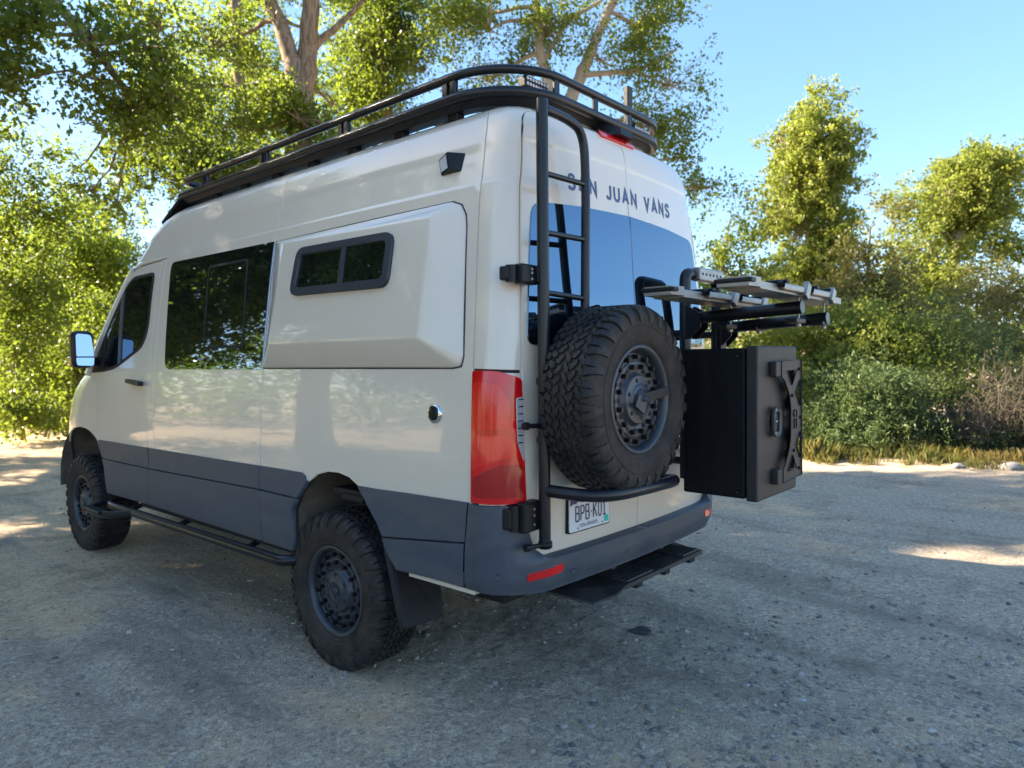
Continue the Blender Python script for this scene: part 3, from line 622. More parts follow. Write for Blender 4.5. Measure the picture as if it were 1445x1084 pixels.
# ------------------------------------------------------------------ wheels
def build_tyre_meshes():
    TR=.400
    prof=[(-.100,.222),(-.112,.234),(-.122,.246),(-.1325,.275),(-.1375,.305),(-.137,.335),(-.131,.365),(-.120,.386),(-.100,.396),(-.05,TR),(0,TR+.001)]
    prof=prof+[(-x,r) for x,r in prof[-2::-1]]
    mb=MB(); mb.lathe(prof,96)
    for r0,dx in ((.252,.1265),(.318,.1395)):      # moulded ribs of the sidewall
        for sg in (-1,1): mb.lathe([(sg*(dx-.004),r0-.004),(sg*(dx+.0012),r0-.0015),(sg*(dx+.0012),r0+.0015),(sg*(dx-.004),r0+.004)],96)
    N=56; p=2*PI/N
    def on(w,th,h):
        r=TR+h-.9*max(0,abs(w)-.07)**2*4; return (w,r*math.cos(th),r*math.sin(th))
    tb=MB()
    blk=[(-.43,-.46),(.02,-.47),(.10,-.20),(.46,-.10),(.44,.45),(-.02,.47),(-.10,.20),(-.46,.10)]
    for row,(wc,ww,mir,ph,sk) in enumerate(((-.074,.034,1,0.,.25),(-.037,.034,-1,.5,-.2),(0.,.034,1,.25,.22),(.037,.034,-1,.05,-.2),(.074,.034,1,.55,-.25))):
        for k in range(N):
            j=1+.10*math.sin(k*2.4+row*1.7); th0=(k+ph)*p; n=len(blk); V=[]
            for hgt,scl in ((-.002,1.0),(.008,.985),(.0105,.93)):
                for a,b in blk:
                    u=b*mir*j; w=wc+a*ww*scl; V.append(on(w,th0+(u*.90*scl+sk*a)*p,hgt))
            F=[tuple(range(2*n,3*n))]
            for q in range(2):
                F+=[(q*n+i,q*n+(i+1)%n,(q+1)*n+(i+1)%n,(q+1)*n+i) for i in range(n)]
            tb.add(V,F)
    for sg in (-1,1):                               # shoulder lugs running down the sidewall
        for k in range(N):
            long=k%2==0; th0=(k+(.3 if sg>0 else .8))*p; hw=.36*p
            prf=[(.091,.4095,.401-.004),(.108,.4085,.393),(.124,.399,.384),(.1345,.384,.370),(.1395,.368,.356)]+([(.1415,.348,.342),(.140,.334,.334)] if long else [(.1385,.352,.352)])
            V=[];F=[]
            for i,(w,r,rb) in enumerate(prf):
                a=hw*(1-.10*i*(0 if long else 1)); sh=.10*p*i*(1 if long else -.6)
                for q,rr,dw in ((-1,rb,-.008),(-.88,r,0),(.88,r,0),(1,rb,-.008)):
                    V.append((sg*(w+dw*(1 if i>1 else 0)),rr*math.cos(th0+q*a+sh),rr*math.sin(th0+q*a+sh)))
            m=len(prf)
            for i in range(m-1): F+=[(i*4+c,i*4+c+1,(i+1)*4+c+1,(i+1)*4+c) for c in range(3)]
            F+=[(0,1,2,3),((m-1)*4+3,(m-1)*4+2,(m-1)*4+1,(m-1)*4)]
            tb.add(V,F)
    rm=MB(); rm.lathe([(-.098,.222),(-.113,.2355),(-.1185,.2365),(-.1215,.232),(-.1215,.224),(-.116,.217),(-.108,.212),(-.098,.209),(-.082,.2055),(-.078,.200),(-.084,.168),(-.090,.165),(-.092,.160),(-.086,.132),(-.084,.118),(-.088,.112),(-.102,.107),(-.107,.102),(-.108,.072),(-.110,.066),(-.114,.062),(-.1155,.048),(-.112,.044),(-.112,.0)],72)
    rm.lathe([(.10,.222),(.115,.236),(.10,.205),(-.05,.200)],48)
    bo=MB()
    for k in range(16):
        q=2*PI*k/16; r=.184; x0=-.079
        c=(r*math.cos(q),r*math.sin(q)); bo.cyl((x0,*c),(x0-.026,*c),.0115,10); bo.cyl((x0-.026,*c),(x0-.029,*c),.0075,8)
    for k in range(12):
        q=2*PI*(k+.5)/12; r=.145; c=(r*math.cos(q),r*math.sin(q)); bo.cyl((-.084,*c),(-.110,*c),.0115,10); bo.cyl((-.110,*c),(-.113,*c),.007,8)
    sl=MB()
    def slot(rm_,q,hr,hq,x):
        V=[]
        for i in range(10):
            a=2*PI*i/10; V.append((rm_+hr*math.cos(a),q+hq*math.sin(a)))
        P=[(x,r*math.cos(t),r*math.sin(t)) for r,t in V]; sl.add(P,[tuple(range(10))])
    for k in range(16): slot(.1845,2*PI*(k+.5)/16,.0105,.085,-.0842)
    for k in range(12): slot(.137,2*PI*k/12,.012,.085,-.0908)
    for k in range(6): slot(.083,2*PI*k/6+.3,.0105,.12,-.1086)
    em=MB()
    for k in range(8):
        q=2*PI*k/8; em.box((-.1165,.028*math.cos(q),.028*math.sin(q)),(.006,.012,.012),Matrix.Rotation(q,3,'X'),.002)
    em.lathe([(-.112,.019),(-.119,.018),(-.120,.012),(-.119,.0)],20)
    return [x.mesh(n) for x,n in ((mb,'tyre'),(tb,'tread'),(rm,'rim'),(bo,'rim_bolts'),(sl,'rim_slots'),(em,'hub_cap'))]
TY=build_tyre_meshes()
for me,mt in zip(TY,('rubber','tread','rim','bolt','dark','rim')): me.materials.append(M[mt])
try:
    TY[2].set_sharp_from_angle(angle=R(40))
except Exception: pass
def wheel(name,loc,rz,spin,label):
    o=bpy.data.objects.new(name,TY[0]); o.location=loc; o.rotation_euler=(spin,0,rz); link(o,van,label=label)
    for me,n in zip(TY[1:],('tread','rim','rim_bolts','rim_slots','hub_cap')):
        c=bpy.data.objects.new(n,me); link(c,o)
        if n in('tread','rim_bolts','rim_slots'): c['kind']='stuff'
    return o
HX=.873; HZ=.404
wheel('wheel',(-HX,0,HZ),0,.2,'rear left wheel'); wheel('wheel',(HX,0,HZ),PI,.9,'rear right wheel')
wheel('wheel',(-HX,3.665,HZ),0,1.3,'front left wheel'); wheel('wheel',(HX,3.665,HZ),PI,.5,'front right wheel')
SPX,SPY,SPZ=-.451,-1.385,1.415
spare=wheel('spare_wheel',(SPX,SPY,SPZ),PI/2,.0,'spare wheel mounted upright on the left rear door')
# carrier behind it, centre bolt and locking bar
sp=MB(); sp.lathe([(-.112,.048),(-.120,.046),(-.123,.036),(-.130,.030),(-.134,.010),(-.148,.009),(-.149,0)],24); sp.build('centre_bolt','winframe',spare)
MB().box((-.130,.022,-.018),(.008,.078,.060),Matrix.Rotation(.5,3,'X'),.002).build('bolt_washer','winframe',spare)
c,s_=math.cos(.10),math.sin(.10)
MB().box((-.127,-.118,.018),(.006,.20,.042),Matrix.Rotation(-.12,3,'X'),.001).build('locking_bar','lid',spare)
mb=MB(); mb.tube([(-.785,-1.215,1.50),(SPX,-1.215,1.50),(-.12,-1.21,1.50)],.024,10); mb.tube([(-.785,-1.215,1.25),(-.12,-1.21,1.25)],.024,10)
mb.tube([(SPX,-1.215,1.5),(SPX,-1.215,1.25)],.03,10); mb.cyl((SPX,-1.21,SPZ),(SPX,-1.33,SPZ),.06,16); mb.build('spare_carrier','tube',van)
# tyre rest hoop under the spare
hz=SPZ-.411-.034
mb=MB(); mb.tube(fillet_path([(-.785,-1.235,hz+.070),(-.76,-1.42,hz+.064),(-.64,-1.495,hz+.058),(-.30,-1.505,hz+.054),(-.10,-1.495,hz+.050),(-.05,-1.36,hz+.03),(-.05,-1.215,hz+.04)],.12),.027,16); mb.build('tyre_rest','tube',van)
# ------------------------------------------------------------------ ladder
lad=MB().tube([(-.785,-1.237,2.668),(-.787,-1.237,1.75),(-.792,-1.237,.795)],.0255,18).build('ladder','tube',van,label='black tubular ladder on the left rear door')
rail=fillet_path([(-.765,-1.237,2.633),(-.61,-1.237,2.632),(-.488,-1.237,2.60),(-.474,-1.237,2.38),(-.480,-1.237,2.10),(-.490,-1.237,1.72),(-.492,-1.215,1.60)],.13,9)
MB().tube(rail,.0205,14).build('ladder_rail','tube',lad)
for z0,z1 in ((2.368,2.372),(2.122,2.126),(1.872,1.862)):
    MB().tube([(-.778,-1.237,z0),(-.482,-1.237,z1)],.0125,10).build('rung','tube',lad)
for zz in (1.315,.812):
    mb=MB(); mb.tube([(-.80,-1.24,zz),(-.90,-1.225,zz+.005)],.0105,10); mb.lathe([(-.014,.016),(-.012,.030),(.012,.030),(.014,.016)],14,axis=2,c=(-.79,-1.238,zz)); mb.cyl((-.885,-1.228,zz+.004),(-.905,-1.224,zz+.005),.0165,12); mb.build('ladder_clamp','black',lad)
for zz,hh in ((1.945,.082),(.935,.128)):
    hb=MB().box((-.845,-1.193,zz),(.115,.05,hh),Matrix.Rotation(.07,3,'Z'),.009).build('hinge_bracket','black',lad)
    kn=MB(); kn.cyl((-.915,-1.172,zz-hh*.42),(-.915,-1.172,zz+hh*.42),.024,14); kn.box((-.928,-1.155,zz),(.06,.04,hh*.7),Matrix.Rotation(.35,3,'Z'),.008); kn.build('hinge_knuckle','black',lad)
    for dz in (-.25,.05,.25): MB().cyl((-.842,-1.215,zz+dz*hh),(-.842,-1.224,zz+dz*hh),.0055,8).build('bolt','steel',lad)
    MB().box((-.79,-1.22,zz),(.05,.03,hh*.8),None,.006).build('pole_mount','black',lad)
# ------------------------------------------------------------------ storage box
bx=MB().box((.345,-1.572,1.2795),(.492,.320,.712),None,.010).build('storage_box','box',van,label='black storage box mounted on the right rear door')
MB().box((.355,-1.735,1.28),(.47,.02,.69)).build('box_seal','dark',bx)
lid=MB().box((.340,-1.768,1.281),(.508,.056,.728),None,.009).build('box_lid','lid',bx)
LX,LZ,LY=.084,.911,-1.797
def bxp(x,z,l=0.): return np.array((x,LY-l,z))
# perforated mounting plate on the lid
def plate_surf(lift):
    def f(a,b):
        a=np.asarray(a,float); b=np.asarray(b,float); return np.stack([a,LY-.002-lift+0*a,b],-1)
    return f
pout=rounded([(.29,1.497,.0),(.29,1.571,.006),(.563,1.578,.006),(.575,.992,.006),(.315,.980,.006),(.315,1.052,.0),(.335,1.058,.03),(.415,1.165,.06),(.415,1.385,.06),(.33,1.48,.04)])
h1=[(.375,1.525),(.495,1.528),(.435,1.452)]; h2=[(.545,1.475),(.545,1.345),(.490,1.412)]; h3=[(.548,1.215),(.548,1.080),(.495,1.15)]; h4=[(.385,1.030),(.50,1.028),(.445,1.105)]
circ=lambda x,z,r:[(x+r*math.cos(2*PI*k/10),z+r*math.sin(2*PI*k/10)) for k in range(10)]
hs=[h1,h2,h3,h4]+[circ(x,z,.009) for x,z in ((.53,1.53),(.435,1.40),(.555,1.285),(.46,1.125),(.535,1.03))]+[circ(.480,1.31,.020),rounded([(.468,1.235,.004),(.468,1.285,.004),(.496,1.285,.004),(.496,1.235,.004)])]
patch('mounting_plate',pout,'lid',bx,surf=plate_surf(.028),depth=.005,h=.05,holes=hs)
for x0,z0,z1 in ((.262,1.497,1.571),(.287,.980,1.052)): MB().box((x0-.004,LY-.016,(z0+z1)/2),(.064,.034,z1-z0),None,.006).build('plate_tab','lid',bx)
MB().box((.50,LY-.008,1.28),(.02,.02,.5)).build('plate_spacer','dark',bx)
ov=[(.268+.045*math.cos(2*PI*k/24),1.283+(.055 if math.sin(2*PI*k/24)>0 else -.055)*0+.075*math.sin(2*PI*k/24)) for k in range(24)]
stad=rounded([(.222,1.210,.04),(.222,1.355,.04),(.312,1.355,.04),(.312,1.210,.04)]); sin_=rounded([(.240,1.232,.025),(.240,1.333,.025),(.294,1.333,.025),(.294,1.232,.025)])
patch('latch_bezel',stad,'steel',bx,surf=plate_surf(.012),depth=.014,h=.03,holes=[sin_])
patch('latch_dish',sin_,'dark',bx,surf=plate_surf(.001),depth=.001,h=.03)
mb=MB(); mb.box((.275,LY-.012,1.283),(.016,.010,.085),None,.003); mb.tube([(.245,LY-.014,1.28),(.29,LY-.014,1.285)],.007,8); mb.build('latch_handle','chrome',bx)
for x_,z_ in ((.0945,1.60),(.0945,.955)):
    for yy in (-1.70,): MB().lathe([(-.002,.010),(.002,.010),(.004,.006),(.004,0)],12,axis=0,c=(.094,yy,z_)).build('box_rivet','bolt',bx)
# ------------------------------------------------------------------ bike rack over the box
PX1,PX2=.285,.655
rk=MB().tube(fillet_path([(PX1,-1.33,.96),(PX1,-1.33,1.93),(PX1+.0,-1.33,2.035),(PX1+.09,-1.33,2.035),(PX2-.09,-1.33,2.035),(PX2,-1.33,2.03),(PX2,-1.33,.96)],.09),.030,14).build('bike_rack','tube',van,label='black tube bike rack with two aluminium trays above the storage box')
MB().box((.50,-1.352,2.035),(.28,.055,.070),None,.008).build('hoop_plate','steel',rk)
mb=MB()
for k in range(6): mb.cyl((.39+.042*k,-1.3805,2.035),(.39+.042*k,-1.3775,2.035),.008,10)
mb.build('plate_holes','dark',rk,kind='stuff')
for px,zz in ((PX1,1.80),(PX2,1.762)):
    MB().tube([(px+.015,-1.335,zz-.005),(px+.015,-1.925,zz+.025)],.031,16).build('rack_arm','tube',rk)
    MB().prism([(-1.36,zz+.06),(-1.43,zz+.02),(-1.43,zz-.05),(-1.37,zz-.11),(-1.345,zz-.11),(-1.345,zz+.06)],lambda a,b:(px-.02,a,b),lambda a,b:(px-.03,a,b)).build('arm_gusset','black',rk)
    MB().prism([(-1.36,zz+.06),(-1.43,zz+.02),(-1.43,zz-.05),(-1.37,zz-.11),(-1.345,zz-.11),(-1.345,zz+.06)],lambda a,b:(px+.055,a,b),lambda a,b:(px+.065,a,b)).build('arm_gusset','black',rk)
for yy,x0,x1,zz in ((-1.52,-.34,.88,1.862),(-1.86,-.33,.90,1.876)):
    tb=MB(); prof=[(-.075,.0),(-.075,.030),(-.045,.040),(-.02,.012),(.02,.012),(.045,.040),(.075,.030),(.075,.0)]
    tb.prism(prof,lambda a,b:(x0+.10,yy+a,zz+b),lambda a,b:(x1-.05,yy+a,zz-.010+b)); tray=tb.build('wheel_tray','steel',rk)
    MB().prism([(0,-.068),(0,.068),(.10,.078),(.10,-.078)],lambda a,b:(x0+a,yy+b,zz+.045),lambda a,b:(x0+a,yy+b,zz+.006)).build('tray_end','steel',tray)
    MB().box((x0+.02,yy,zz+.03),(.05,.165,.02),None,.006).build('tray_bumper','black',tray)
    for t_,m_ in ((.30,'black'),(.62,'black'),(.78,'black')):
        xx=x0+(x1-x0)*t_; MB().box((xx,yy-.02,zz+.047),(.035,.15,.018),None,.006).build('tray_strap',m_,tray)
    for t_ in (.36,.66):
        xx=x0+(x1-x0)*t_; MB().box((xx,yy-.088,zz+.022),(.26,.022,.030),None,.006).build('ratchet_arm','steel',tray)
        MB().box((xx+.15,yy-.095,zz+.02),(.05,.025,.075),Matrix.Rotation(.5,3,'Y'),.005).build('ratchet_lever','steel',tray)
        MB().lathe([(-.012,.014),(.012,.014),(.012,0)],12,axis=1,c=(xx-.15,yy-.09,zz+.03)).build('ratchet_knob','black',tray)
    for px in (PX1,PX2):
        MB().cyl((px+.06,yy-.03,zz),(px+.06,yy-.03,zz-.125),.006,8).build('clamp_rod','steel',tray)
        MB().box((px+.015,yy-.03,zz-.115),(.125,.06,.022),None,.005).build('clamp_plate','black',tray); MB().cyl((px+.06,yy-.03,zz-.126),(px+.06,yy-.03,zz-.140),.013,6).build('clamp_nut','steel',tray)
MB().box((PX2+.0,-1.365,1.66),(.075,.02,.22),None,.004).build('rack_bracket','black',rk)
# door struts that carry box and rack
for px in (PX1,PX2):
    for zz in (1.05,1.45,1.72): MB().cyl((px,-1.33,zz),(px,-1.19,zz),.02,10).build('rack_standoff','tube',rk)
# ------------------------------------------------------------------ roof rack
ZL,ZT=2.820,2.920; XR=.745; YF,YB=2.24,-1.035
def rack_loop(x,yf,yb,rf,rb,n=10):
    def arc(cx,cy,r,a0,a1): return [(cx+r*math.cos(a0+(a1-a0)*k/n),cy+r*math.sin(a0+(a1-a0)*k/n)) for k in range(n+1)]
    return arc(-x+rb,yb+rb,rb,PI,1.5*PI)+arc(x-rb,yb+rb,rb,1.5*PI,2*PI)+arc(x-rf,yf-rf,rf,0,PI/2)+arc(-x+rf,yf-rf,rf,PI/2,PI)
lo=rack_loop(XR,YF,YB,.06,.36,14); hi=rack_loop(XR,YF-.06,YB,.10,.36,14)
rack=MB().tube([(a,b,ZL) for a,b in lo],.024,12,closed=True).build('roof_rack','tube',van,label='black tubular roof rack along the whole roof')
skirt=MB(); n=len(lo); L0=[(a,b,ZL-.005) for a,b in lo]; L1=[(a*.955,.5+(b-.5)*.975,ZL-.050) for a,b in lo]; L2=[(a*.86,.5+(b-.5)*.955,ZL-.046) for a,b in lo]
skirt.add(L0+L1+L2,[(i,(i+1)%n,n+(i+1)%n,n+i) for i in range(n)]+[(n+i,n+(i+1)%n,2*n+(i+1)%n,2*n+i) for i in range(n)],False); skirt.build('rack_skirt','black',rack)
MB().tube([(a,b,ZT) for a,b in hi],.021,12,closed=True).build('guard_rail','tube',rack)
for yy in (1.815,1.026,.187,-.648):
    for sx in (-1,1):
        mb=MB(); mb.box((sx*XR,yy+.026,(ZL+ZT)/2),(.016,.034,ZT-ZL),None,.003); mb.box((sx*XR,yy-.026,(ZL+ZT)/2),(.016,.034,ZT-ZL),None,.003); mb.box((sx*(XR-.012),yy,(ZL+ZT)/2),(.006,.09,ZT-ZL-.02)); mb.build('rail_post','tube',rack)
for xx in (-.42,-.10,.22): MB().box((xx,YB+max(0,abs(xx)-.385)**2*1.4,(ZL+ZT)/2),(.040,.014,ZT-ZL),None,.003).build('rail_post','tube',rack)
for k in range(9):
    yy=-.76+k*.352; MB().box((0,yy,ZL-.012),(2*XR-.10,.075,.022),None,.004).build('cross_slat','black',rack)
for k in range(7):
    yy=-.62+k*.40
    for sx in (-1,1):
        mb=MB(); mb.box((sx*.675,yy,ZL-.085),(.05,.07,.10),None,.006); mb.cyl((sx*.698,yy-.02,ZL-.085),(sx*.712,yy-.02,ZL-.085),.008,8); mb.cyl((sx*.698,yy+.02,ZL-.085),(sx*.712,yy+.02,ZL-.085),.008,8); mb.build('rack_foot','black',rack)
fa=MB(); P=[(-.745,2.22,ZL),(-.755,2.52,2.675),(-.68,2.62,2.655),(0,2.76,2.72),(.68,2.62,2.655),(.755,2.52,2.675),(.745,2.22,ZL),(0,2.26,ZL+.01)]
fa.add(P+[(a,b-.02,c-.02) for a,b,c in P],[(0,1,2,3,7),(7,3,4,5,6),(12+3,8+3,8+2,8+1,8),(14,13,12,11,15)]+[(i,(i+1)%8,8+(i+1)%8,8+i) for i in range(8)]); fa.build('wind_deflector','black',rack)
for cx,ln in ((-.50,.17),(.44,.17)):
    lb=MB().box((cx,YB+.075,ZL+.052),(ln,.05,.055),None,.008).build('light_bar','black',rack)
    for r_ in range(2):
        for k in range(8): MB().lathe([(0,.0085),(-.002,.0085),(-.003,.0)],8,axis=1,c=(cx-ln*.42+ln*.84*k/7,YB+.0485,ZL+.040+.024*r_)).build('led','lamp',lb)
ant=MB().box((.35,-.95,3.01),(.05,.035,.20),None,.008).build('antenna','lid',rack)
MB().box((.35,-.95,2.905),(.07,.06,.02),None,.004).build('antenna_foot','black',ant)
# ------------------------------------------------------------------ rear step under the bumper
Z0=.50
rs=MB().prism([(-.205,-1.00),(-.205,-1.27),(.60,-1.27),(.60,-1.00)],lambda a,b:(a,b,Z0),lambda a,b:(a,b,Z0-.022)).build('rear_step','step',van,label='black step plate under the rear bumper')
mb=MB(); W_=[(-.207,-1.0,Z0),(-.207,-1.27,Z0),(-.30,-1.275,Z0-.02),(-.43,-1.235,Z0-.035),(-.50,-1.0,Z0-.01)]
mb.add(W_+[(a,b,c-.012) for a,b,c in W_],[(0,1,2,3,4),(9,8,7,6,5)]+[(i,(i+1)%5,5+(i+1)%5,5+i) for i in range(5)]); mb.build('step_wing','step',rs)
mb=MB(); W_=[(.602,-1.0,Z0),(.602,-1.27,Z0),(.66,-1.24,Z0-.03),(.72,-1.0,Z0-.01)]
mb.add(W_+[(a,b,c-.012) for a,b,c in W_],[(0,1,2,3),(7,6,5,4)]+[(i,(i+1)%4,4+(i+1)%4,4+i) for i in range(4)]); mb.build('step_wing','step',rs)
for x0,x1 in ((-.17,.07),(.40,.58)):
    mb=MB(); fr=[(x0,-1.05),(x0,-1.25),(x1,-1.25),(x1,-1.05)]
    for i in range(4): mb.tube([(*fr[i],Z0+.004),(*fr[(i+1)%4],Z0+.004)],.006,6)
    k=int((x1-x0)/.024)
    for i in range(1,k):
        xx=x0+(x1-x0)*i/k; mb.box((xx,-1.15,Z0+.005),(.006,.19,.012),Matrix.Rotation(.25,3,'Z'))
    for i in range(1,8): mb.box(((x0+x1)/2,-1.05-.025*i,Z0+.004),(x1-x0-.01,.005,.010))
    mb.build('tread_grating','step',rs)
mb=MB()
for i in range(8):
    for j in range(2): mb.cyl((.11+.036*i,-1.10-.055*j,Z0+.0008),(.11+.036*i,-1.10-.055*j,Z0+.0022),.012,10)
mb.build('drain_holes','dark',rs,kind='stuff')
for xx in (-.08,.20,.48): MB().box((xx,-1.25,Z0-.030),(.06,.04,.03),None,.005).build('step_mount','tube',rs)
for xx in (-.05,.45): MB().box((xx,-.95,Z0+.03),(.05,.30,.05),None,.006).build('step_arm','step',rs)
# ------------------------------------------------------------------ licence plate
pc=tail(-.425,.885,0); 
def pp(a,b,l): 
    return np.array([-.578+a,-1.199-.012*(a/.305)-l,.812+b])
lp_=MB(); pl=rounded([(0,0,.012),(.305,0,.012),(.305,.152,.012),(0,.152,.012)])
lp_.prism(pl,lambda a,b:pp(a,b,.008),lambda a,b:pp(a,b,.005)); plate=lp_.build('licence_plate','plate',van)
MB().prism(rounded([(-.006,-.006,.014),(.311,-.006,.014),(.311,.158,.014),(-.006,.158,.014)]),lambda a,b:pp(a,b,.005),lambda a,b:pp(a,b,-.02)).build('plate_frame','dark',plate)
lettering('BPB.K01',.228,.066,.0072,lambda a,b,l:pp(.046+a,.045+b,.008+l),plate,'navy',gap=.30)
lettering('COLORADO',.125,.014,.0022,lambda a,b,l:pp(.080+a,.015+b,.008+l),plate,'navy',gap=.35)
mt_=[(.006,.146),(.006,.118),(.03,.127),(.045,.124),(.065,.134),(.095,.126),(.12,.128),(.145,.139),(.17,.133),(.2,.127),(.225,.136),(.26,.130),(.299,.116),(.299,.146)]
MB().add([pp(a,b,.0092) for a,b in mt_],[tuple(range(len(mt_)))]).build('mountain_band','navy',plate)
MB().add([pp(a,b,.0093) for a,b in ((.262,.010),(.296,.010),(.296,.040),(.262,.040))],[(0,1,2,3)]).build('year_sticker','teal',plate)
for a,b in ((.06,.137),(.245,.137),(.06,.012),(.245,.012)): MB().lathe([(0,.004),(-.003,.0035),(-.004,0)],10,axis=1,c=pp(a,b,.009)).build('plate_screw','steel',plate)
# rear door pull beside the plate, hinges on the right side
# ------------------------------------------------------------------ ground
def vnoise(x,y,seed):
    xi=np.floor(x).astype(np.int64); yi=np.floor(y).astype(np.int64); fx=x-xi; fy=y-yi; fx=fx*fx*(3-2*fx); fy=fy*fy*(3-2*fy)
    def hsh(a,b):
        n=(a*374761393+b*668265263+seed*974711)&0x7fffffff; n=((n^(n>>13))*1274126177)&0x7fffffff; return ((n^(n>>16))&0xffff)/65535.
    return (hsh(xi,yi)*(1-fx)+hsh(xi+1,yi)*fx)*(1-fy)+(hsh(xi,yi+1)*(1-fx)+hsh(xi+1,yi+1)*fx)*fy-.5
SD2=np.array([sd.x,sd.y])/math.hypot(sd.x,sd.y)
def ground_z(x,y):
    x=np.asarray(x,float); y=np.asarray(y,float)
    z=.05*vnoise(x*.35,y*.35,1)+.022*vnoise(x*1.1,y*1.1,2)+.014*vnoise(x*3.1,y*3.1,3)+.010*vnoise(x*8,y*8,4)+.009*vnoise(x*19,y*19,5)+.007*vnoise(x*37,y*37,6)
    # shallow wheel tracks parallel to the van on its left and behind it
    for o,a in ((-2.3,.03),(-1.75,-.02),(1.9,.05),(3.2,-.04)):
        d=(x-o)-a*(y-1)-.12*np.sin(y*.7+o); z=z-.030*np.exp(-(d/.16)**2)*(.6+.8*vnoise(x*.8,y*.8,9)+.4)
    m=np.zeros_like(z)
    for wx,wy in ((-.87,0),(.87,0),(-.87,3.665),(.87,3.665)): m=np.maximum(m,np.exp(-(((x-wx)/.35)**2+((y-wy)/.45)**2)**2))
    z=z*(1-m)+m*.004
    r=np.hypot(x-1,y-1); z=z+.0006*np.clip(r-14,0,200)**1.3
    return z
def warp(n,c,lim):
    u=np.linspace(-1,1,n); return c+np.sign(u)*(3.2*np.abs(u)+ (lim-3.2)*np.abs(u)**5)
gx=warp(560,-.8,260); gy=warp(560,-.4,260); X,Y=np.meshgrid(gx,gy,indexing='ij'); Z=ground_z(X,Y); n=560
me=bpy.data.meshes.new('ground'); V=np.stack([X,Y,Z],-1).reshape(-1,3).astype(np.float32)
i,j=np.meshgrid(np.arange(n-1),np.arange(n-1),indexing='ij'); a=(i*n+j).ravel(); F=np.stack([a,a+n,a+n+1,a+1],1).astype(np.int32)
def fastmesh(me,V,F,smooth):
    k=F.shape[1]; me.vertices.add(len(V)); me.vertices.foreach_set('co',V.astype(np.float32).ravel()); me.loops.add(F.size); me.loops.foreach_set('vertex_index',F.astype(np.int32).ravel())
    me.polygons.add(len(F)); me.polygons.foreach_set('loop_start',np.arange(0,F.size,k,dtype=np.int32))
    try: me.polygons.foreach_set('loop_total',np.full(len(F),k,dtype=np.int32))
    except Exception: pass
    me.polygons.foreach_set('use_smooth',np.full(len(F),smooth)); me.update(calc_edges=True); me.validate(); return me
fastmesh(me,V,F,True)
gm,t,b=nmat('dirt_and_gravel')
big=noise(t,.55,5,.6); mid=noise(t,2.6,6,.65); fine=noise(t,95,5,.78); grit=noise(t,190,3,.8)
vo=t.nodes.new('ShaderNodeTexVoronoi'); vo.inputs['Scale'].default_value=150; vo.inputs['Randomness'].default_value=1
tc=t.nodes.new('ShaderNodeTexCoord'); t.links.new(tc.outputs['Object'],vo.inputs['Vector'])
dirt=mixc(t,ramp(t,mid,.35,.68),(.90,.63,.38),(.70,.485,.29)); grav=mixc(t,ramp(t,fine,.38,.64),(.44,.345,.25),(.78,.62,.455))
xs=t.nodes.new('ShaderNodeSeparateXYZ'); t.links.new(tc.outputs['Object'],xs.inputs[0])
yy=ramp(t,xs.outputs[1],-1.5,6.0,.10,-.12); pos=t.nodes.new('ShaderNodeMath'); pos.operation='ADD'; t.links.new(big,pos.inputs[0]); t.links.new(yy,pos.inputs[1])
stk=noise(t,1.0,5,.6,stretch=(1.6,.35,1)); po2=t.nodes.new('ShaderNodeMath'); po2.operation='ADD'; t.links.new(pos.outputs[0],po2.inputs[0]); t.links.new(ramp(t,stk,.3,.7,-.12,.12),po2.inputs[1])
gmask=ramp(t,po2.outputs[0],.43,.55); c1=mixc(t,gmask,dirt,grav)
c2=mixc(t,ramp(t,fine,.36,.68),mixc(t,.28,c1,(.10,.088,.075)),c1)
v2=t.nodes.new('ShaderNodeTexVoronoi'); v2.inputs['Scale'].default_value=48; t.links.new(tc.outputs['Object'],v2.inputs['Vector']); sv=t.nodes.new('ShaderNodeSeparateColor'); t.links.new(v2.outputs['Color'],sv.inputs[0])
c2=mixc(t,ramp(t,sv.outputs[0],.66,.98,0,.5),c2,(.17,.15,.13)); c2=mixc(t,ramp(t,sv.outputs[1],.70,.98,0,.5),c2,(.84,.72,.56))
v3=t.nodes.new('ShaderNodeTexVoronoi'); v3.inputs['Scale'].default_value=120; t.links.new(tc.outputs['Object'],v3.inputs['Vector']); sw3=t.nodes.new('ShaderNodeSeparateColor'); t.links.new(v3.outputs['Color'],sw3.inputs[0])
c2=mixc(t,ramp(t,sw3.outputs[0],.5,1,0,.6),c2,mixc(t,.35,c2,(.08,.07,.06)))
sp=mixc(t,ramp(t,grit,.58,.72,0,.55),c2,(.84,.74,.60)); dk=mixc(t,ramp(t,noise(t,1.3,6,.72),.53,.68,0,.5),sp,(.20,.16,.12))
dk=mixc(t,ramp(t,stk,.52,.64,0,.6),dk,mixc(t,.65,dk,(.16,.13,.10)))
t.links.new(dk,b.inputs['Base Color']); b.inputs['Roughness'].default_value=.95; b.inputs['Specular IOR Level'].default_value=.15
ad=t.nodes.new('ShaderNodeMath'); ad.operation='ADD'; t.links.new(fine,ad.inputs[0]); t.links.new(vo.outputs['Distance'],ad.inputs[1])
bump(t,b,ad.outputs[0],.8,.010)
meshobj('ground',me,gm,None,kind='structure')
